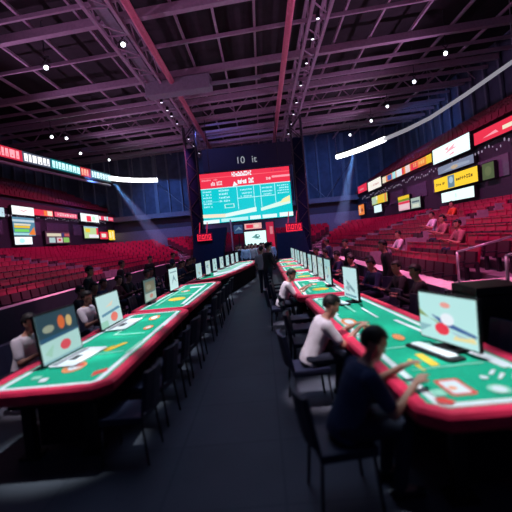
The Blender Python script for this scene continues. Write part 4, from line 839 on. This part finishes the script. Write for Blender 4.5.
def person(label, loc, rz, pose='sit', shirt=None, pants=None, lean=0.3, arms=None, head_pitch=0.3, head_yaw=0.0, sleeves='short', voxel=0.02, hat=False, detail=True, group=None, spread=0.13, hairm=None, seat_h=0.47):
    """faces +x; arms: ((elbow, wrist), (elbow, wrist)) offsets from the hips for left (+y) and right (-y)"""
    t = thing('person', label, 'person', loc, rz, group)
    sit = pose == 'sit'
    hz = seat_h + 0.09 if sit else 0.94
    hip = Vector((0, 0, hz)); cl, sl = math.cos(lean), math.sin(lean)
    def T(h, fx=0.0, y=0.0): return hip + Vector((sl * h + cl * fx, y, cl * h - sl * fx))
    Rl = Matrix.Rotation(lean, 3, 'Y')
    body = MB(); sh_ = MB(); pa = MB(); S = SKIN
    # torso (rings: fore-aft radius, side radius)
    prof = ((-0.08, 0.10, 0.155), (0.0, 0.112, 0.165), (0.10, 0.105, 0.15), (0.20, 0.102, 0.145), (0.32, 0.112, 0.165), (0.42, 0.105, 0.175), (0.48, 0.08, 0.14), (0.52, 0.055, 0.07))
    body.loft([(T(h), a, b, Rl) for h, a, b in prof], S)
    sh_.loft([(T(h), a + 0.02, b + 0.02, Rl) for h, a, b in prof[:-1]] + [(T(0.512), 0.066, 0.08, Rl)], shirt)
    neck = T(0.5); hc = T(0.60) + Vector((0.03 + 0.02 * sl, 0, 0.07 - 0.03 * sl))
    body.capsule(neck, hc - Vector((0.0, 0, 0.06)), 0.056, 0.05, S)
    RH = Matrix.Rotation(head_yaw, 3, 'Z') @ Matrix.Rotation(head_pitch, 3, 'Y')
    def H(v): return hc + RH @ Vector(v)
    body.ellipsoid(H((0, 0, 0.035)), (0.098, 0.078, 0.10), S, RH); body.ellipsoid(H((0.03, 0, -0.045)), (0.066, 0.06, 0.075), S, RH)
    if detail:
        body.capsule(H((0.092, 0, 0.012)), H((0.108, 0, -0.022)), 0.011, 0.015, S, 8, 3)      # nose
        body.capsule(H((0.088, -0.022, -0.062)), H((0.088, 0.022, -0.062)), 0.010, 0.010, S, 8, 3)  # lips
        body.capsule(H((0.088, -0.035, 0.04)), H((0.088, 0.035, 0.04)), 0.012, 0.012, S, 8, 3)  # brow
        body.ellipsoid(H((0.075, 0, -0.098)), (0.025, 0.028, 0.022), S, RH)
        for sy in (-1, 1): body.ellipsoid(H((-0.005, sy * 0.08, -0.005)), (0.022, 0.012, 0.034), S, RH, 10, 6)
    # arms
    for sy, (el, wr) in zip((1, -1), arms):
        shd = T(0.44, 0, sy * 0.185); el = hip + Vector(el); wr = hip + Vector(wr)
        body.capsule(shd, el, 0.052, 0.041, S); body.capsule(el, wr, 0.041, 0.027, S)
        d = (wr - el).normalized(); pn = Vector((0, 0, -1)) if abs(d.z) < 0.8 else Vector((0.3, -sy, 0))
        hand(body, wr, (d + Vector((0.1, 0, -0.05 if wr.z > el.z else 0.0))), pn, sy, S, 0.35)
        e2 = shd.lerp(el, 0.72) if sleeves == 'short' else el
        sh_.capsule(shd, e2, 0.075, 0.062 if sleeves == 'short' else 0.056, shirt)
        if sleeves == 'long': sh_.capsule(el, el.lerp(wr, 0.92), 0.056, 0.04, shirt)
    shoes = []
    for sy in (1, -1):
        hp = hip + Vector((0, sy * 0.09, 0))
        if sit: kn = hip + Vector((0.43, sy * spread, 0.0)); an = Vector((0.36, sy * spread, 0.09))
        else: kn = Vector((0.02 + 0.03 * sy, sy * 0.10, 0.50)); an = Vector((-0.02 + 0.06 * sy, sy * 0.11, 0.09))
        body.capsule(hp, kn, 0.086, 0.056, S); body.capsule(kn, an, 0.055, 0.036, S); body.capsule(an, an + Vector((0.15, sy * 0.01, -0.05)), 0.036, 0.03, S)
        pa.capsule(hp, kn, 0.100, 0.071, pants); pa.capsule(kn, an + Vector((0, 0, 0.02)), 0.070, 0.052, pants)
        q = MB(); q.capsule(an + Vector((-0.04, 0, -0.045)), an + Vector((0.16, sy * 0.01, -0.05)), 0.045, 0.04, BLACK); shoes.append(q)
    pa.loft([(T(h), a + 0.012, b + 0.016, Rl) for h, a, b in ((-0.09, 0.10, 0.155), (0.0, 0.115, 0.165), (0.06, 0.108, 0.158))], pants)
    link('body', finish(body, 'body', voxel, 3), t); link('shirt', finish(sh_, 'shirt', voxel, 4), t); link('trousers', finish(pa, 'trousers', voxel, 3), t); [link('shoe', finish(q, 'shoe', voxel, 2), t) for q in shoes]
    hr = MB(); hm = hairm or HAIR
    hr.ellipsoid(H((-0.006, 0, 0.043)), (0.112, 0.092, 0.112), hm, RH, 22, 16, keep=lambda p: (p.z > 0.42) or (p.x < 0.15 and p.z > -0.25) or (p.x < -0.55 and p.z > -0.75))
    ho = hr.build('hair', t, True)
    md = ho.modifiers.new('thick', 'SOLIDIFY'); md.thickness = 0.012
    if hat:
        ht = MB(); ht.ellipsoid(H((0, 0, 0.07)), (0.125, 0.105, 0.10), BLACKCLOTH, RH, 18, 10, keep=lambda p: p.z > -0.1); ht.loft([(H((0.11, 0, 0.075)), 0.09, 0.085, RH), (H((0.11, 0, 0.088)), 0.09, 0.085, RH)], BLACKCLOTH); ht.build('cap', t, True)
    if detail:
        for sy in (-1, 1): e = MB(); e.ellipsoid(H((0.083, sy * 0.032, 0.022)), (0.012, 0.013, 0.010), EYE_M, RH, 8, 6); e.ellipsoid(H((0.0925, sy * 0.032, 0.022)), (0.004, 0.006, 0.006), BLACK, RH, 8, 6); e.build('eye', t, True)
    return t
WSH = mat('white_tshirt', (0.62, 0.60, 0.66), 0.85); NSH = mat('navy_tshirt', (0.03, 0.05, 0.12), 0.85); DSH = mat('charcoal_shirt', (0.015, 0.015, 0.02), 0.9); JEANS = mat('dark_jeans', (0.02, 0.025, 0.05), 0.9)
BLS = mat('pale_blue_shirt', (0.35, 0.5, 0.68), 0.85); GSH = mat('grey_shirt', (0.3, 0.3, 0.34), 0.85); ORS = mat('orange_shirt', (0.55, 0.07, 0.02), 0.8); PKS = mat('pink_shirt', (0.30, 0.11, 0.13), 0.8)
# near right: man in navy
person('man in navy t-shirt at nearest right table, hand raised over rim', (0.50, 3.05, 0), 0.12, 'sit', NSH, JEANS, 0.42, (((0.36, 0.26, 0.20), (0.58, 0.16, 0.34)), ((0.30, -0.27, 0.16), (0.56, -0.10, 0.30))), 0.45, 0.0, voxel=0.011)
chair(0.46, 3.05, 0.12, 'dark chair under the man in navy t-shirt', 'dark chairs along the right tables')
person('man in white t-shirt at nearest right table, bent forward', (0.46, 4.85, 0), 0.1, 'sit', WSH, JEANS, 0.45, (((0.36, 0.24, 0.16), (0.60, 0.12, 0.30)), ((0.34, -0.25, 0.16), (0.62, -0.08, 0.32))), 0.5, 0.0, voxel=0.011)
chair(0.42, 4.85, 0.1, 'dark chair under the near man in white t-shirt', 'dark chairs along the right tables')
person('far seated man in white t-shirt at second right table', (0.30, 8.95, 0), 0.0, 'sit', WSH, JEANS, 0.4, (((0.34, 0.24, 0.16), (0.60, 0.14, 0.32)), ((0.34, -0.25, 0.14), (0.60, -0.10, 0.32))), 0.4, 0.0, voxel=0.013)
chair(0.27, 8.95, 0.0, 'dark chair under the far man in white t-shirt', 'dark chairs along the right tables')
man = person('man in black with cap standing in the aisle, hands forward', (0.10, 13.5, 0), 0.5, 'stand', DSH, JEANS, 0.06, (((0.10, 0.24, 0.16), (0.36, 0.14, 0.22)), ((0.08, -0.25, 0.16), (0.36, -0.12, 0.24))), 0.15, 0.0, 'long', 0.013, hat=True); man.scale = (1.09, 1.09, 1.07)
person('person in pale grey top standing just behind the man in black', (-0.10, 14.9, 0), 1.2, 'stand', GSH, JEANS, 0.05, (((0.02, 0.26, 0.12), (0.14, 0.24, -0.10)), ((0.02, -0.26, 0.12), (0.14, -0.24, -0.10))), 0.1, 0.0, 'short', 0.016)
person('man in white t-shirt behind the nearest left laptop', (-3.42, 5.35, 0), -0.15, 'sit', WSH, JEANS, 0.25, (((0.22, 0.28, 0.18), (0.46, 0.16, 0.29)), ((0.22, -0.28, 0.18), (0.46, -0.16, 0.29))), 0.2, 0.0, voxel=0.012)
chair(-3.46, 5.35, -0.15, 'dark chair under the man at the nearest left laptop', 'dark chairs behind the left tables')
person('person in white top behind the second left laptop', (-3.55, 7.6, 0), -0.1, 'sit', WSH, JEANS, 0.1, (((0.20, 0.28, 0.18), (0.44, 0.16, 0.29)), ((0.20, -0.28, 0.18), (0.44, -0.16, 0.29))), 0.1, 0.0, voxel=0.014)
chair(-3.59, 7.6, -0.1, 'dark chair under the person at the second left laptop', 'dark chairs behind the left tables')
# background people: one of each kind, copied
ARM_S = (((0.20, 0.28, 0.16), (0.44, 0.16, 0.27)), ((0.20, -0.28, 0.16), (0.44, -0.16, 0.27)))
ARM_D = (((0.0, 0.27, 0.13), (0.08, 0.25, -0.12)), ((0.0, -0.27, 0.13), (0.08, -0.25, -0.12)))
def crowd(kind, n): 
    return None
proto_sit = None
def place(proto, loc, rz, label, group, shirt):
    o = dup(proto, loc, rz, label, group)
    for ch in o.children:
        if ch.name.startswith('shirt'): ch.data = ch.data.copy(); ch.data.materials[0] = shirt
    return o
ds = [DSH, mat('black_hoodie', (0.01, 0.01, 0.015), 0.9), mat('dark_blue_top', (0.02, 0.03, 0.08), 0.9), mat('maroon_top', (0.09, 0.015, 0.03), 0.9)]
dn = ['black', 'very dark', 'dark blue', 'maroon']
p_st = person('dark figure standing behind left tables, nearest standing one', (-4.6, 10.2, 0), 0.2, 'stand', DSH, JEANS, 0.1, ARM_D, 0.2, 0, 'long', 0.022, group='dark figures behind the left tables')
p_ss = person('spectator in black seated behind left tables, first from the near end', (-4.3, 8.9, 0), 0.2, 'sit', DSH, JEANS, 0.12, ARM_S, 0.2, 0, 'long', 0.022, group='dark figures behind the left tables')
chair(-4.34, 8.9, 0.2, 'dark chair under first seated spectator behind left tables', 'dark chairs of the spectators')
rp = random.Random(9)
for k in range(1, 15):
    y = 8.9 + 0.85 * k + rp.uniform(-0.08, 0.08); x = -4.3 + 0.06 * k + rp.uniform(-0.3, 0.3); a = rp.uniform(-0.4, 0.4)
    place(p_ss, (x, y, 0), a, 'spectator in %s seated behind left tables, %s from the near end' % (dn[k % 4], ordw(k + 1)), 'dark figures behind the left tables', ds[k % 4])
    chair(x - 0.04, y, a, 'dark chair under %s seated spectator behind left tables' % ordw(k + 1), 'dark chairs of the spectators')
for k, (x, y) in enumerate(((-4.9, 13.4), (-4.7, 16.2), (-4.5, 19.4))):
    place(p_st, (x, y, 0), rp.uniform(-0.6, 0.6), 'dark figure standing behind left tables, %s standing one from the near end' % ordw(k + 2), 'dark figures behind the left tables', ds[k % 4])
for k, (x, y) in enumerate(((2.70, 6.95), (2.72, 8.0), (2.5, 9.1), (2.75, 10.1), (2.5, 11.1), (2.7, 12.1), (2.5, 13.2), (2.7, 14.3), (2.5, 15.5), (2.65, 16.7), (2.5, 18.0), (2.6, 19.3))):
    a = PI + rp.uniform(-0.4, 0.4)
    place(p_ss, (x, y, 0), a, 'spectator in %s seated behind right tables, %s from the near end' % (dn[k % 4], ordw(k + 1)), 'dark figures behind the right tables', ds[k % 4])
    chair(x + 0.04, y, a, 'dark chair under %s seated spectator behind right tables' % ordw(k + 1), 'dark chairs of the spectators')
for k, (x, y) in enumerate(((2.95, 9.6), (2.9, 13.7), (2.85, 17.3))):
    place(p_st, (x, y, 0), PI + rp.uniform(-0.6, 0.6), 'dark figure standing behind right tables, %s standing one from the near end' % ordw(k + 1), 'dark figures behind the right tables', ds[k % 4])
bright = [(WSH, 'white'), (BLS, 'pale blue'), (PKS, 'pink'), (DSH, 'black'), (GSH, 'grey')]
k = 0
for row, y in enumerate((24.2, 25.2, 26.2)):
    for x in (-1.6, -1.12, -0.64, -0.16, 0.3):
        k += 1; sm, sn = bright[(k * 3 + row) % 5]
        place(p_st, (x + 0.2 * (row % 2) + rp.uniform(-0.06, 0.06), y + rp.uniform(-0.15, 0.15), 0), -PI / 2 + rp.uniform(-0.5, 0.5), 'person in %s in the crowd before the stage, %s row, %s from left' % (sn, ordw(row + 1), ordw((k - 1) % 5 + 1)), 'crowd before the small stage screens', sm)
p_sp = person('spectator in orange top seated near the top of the right stand', tuple(SPECT[0][1] - Vector((0.10, 0, 0))), PI, 'sit', ORS, JEANS, 0.05, ARM_S, 0.1, 0, 'short', 0.022, group='spectators in the right stand')
for kk, (x, y, i, m_, lb) in enumerate(((5.05, 13.9, 1, WSH, 'spectator in white top in second row of right stand by stairs'), (6.43, 13.8, 3, PKS, 'spectator in pink top in fourth row of right stand by stairs'), (7.1, 15.9, 4, WSH, 'spectator in white top in fifth row of right stand by stairs'), (5.75, 11.0, 2, PKS, 'spectator in pink top alone in third row of right stand'))):
    place(p_sp, tuple(SPECT[kk + 1][1] - Vector((0.10, 0, 0))), PI, lb, 'spectators in the right stand', m_)

# equipment cases behind the nearest right table
t = thing('equipment_case', 'tall black equipment case behind the nearest right table', 'case', (2.85, 5.2, 0))
m = MB(); m.box((0, 0, 0.62), (0.62, 0.62, 0.96), BLACK); m.build('body', t, bevel=0.02)
m = MB(); m.box((0, 0, 1.16), (0.64, 0.64, 0.10), BLACK); m.build('lid', t, bevel=0.02)
for sx in (-1, 1):
    for sy in (-1, 1): m = MB(); m.box((sx * 0.31, sy * 0.31, 0.62), (0.03, 0.03, 0.98), DARKSTEEL); m.build('edge_strip', t)
for sx in (-1, 1):
    for sy in (-1, 1): m = MB(); m.tube([(sx * 0.24 - 0.02, sy * 0.24, 0.07), (sx * 0.24 + 0.02, sy * 0.24, 0.07)], 0.07, BLACK, 12); m.box((sx * 0.24, sy * 0.24, 0.13), (0.08, 0.08, 0.04), DARKSTEEL); m.build('caster', t)
m = MB(); m.box((-0.318, 0, 0.72), (0.015, 0.2, 0.09), GREYMETAL); m.build('latch', t)

# ------------------------------------------------------------------ table lights (bare spots over the tables, not tied to the truss lamps)
TL = (0.86, 0.95, 1.0)
def table_spot(x, y, p): spot((x + (0.4 if x < 0 else -0.4), y + 0.8, 9.6), (x, y, 0.8), 3300 * p, TL, 11, 0.6, 0.08, 'table_spot')
for k in range(8): y = 4.3 + 1.15 * k; table_spot(-2.28 + 0.02 * k, y, 1.0)
for x, y in ((-1.9, 14.6), (-1.75, 16.2), (-1.5, 17.8), (-1.25, 19.4), (-1.1, 21.0), (-1.1, 22.4)): table_spot(x, y, 1.1)
for k in range(16): y = 3.15 + 1.2 * k; table_spot(lerp(1.58, 1.2, min(1, (y - 3) / 6)), y, 1.0 if k < 6 else 1.1)
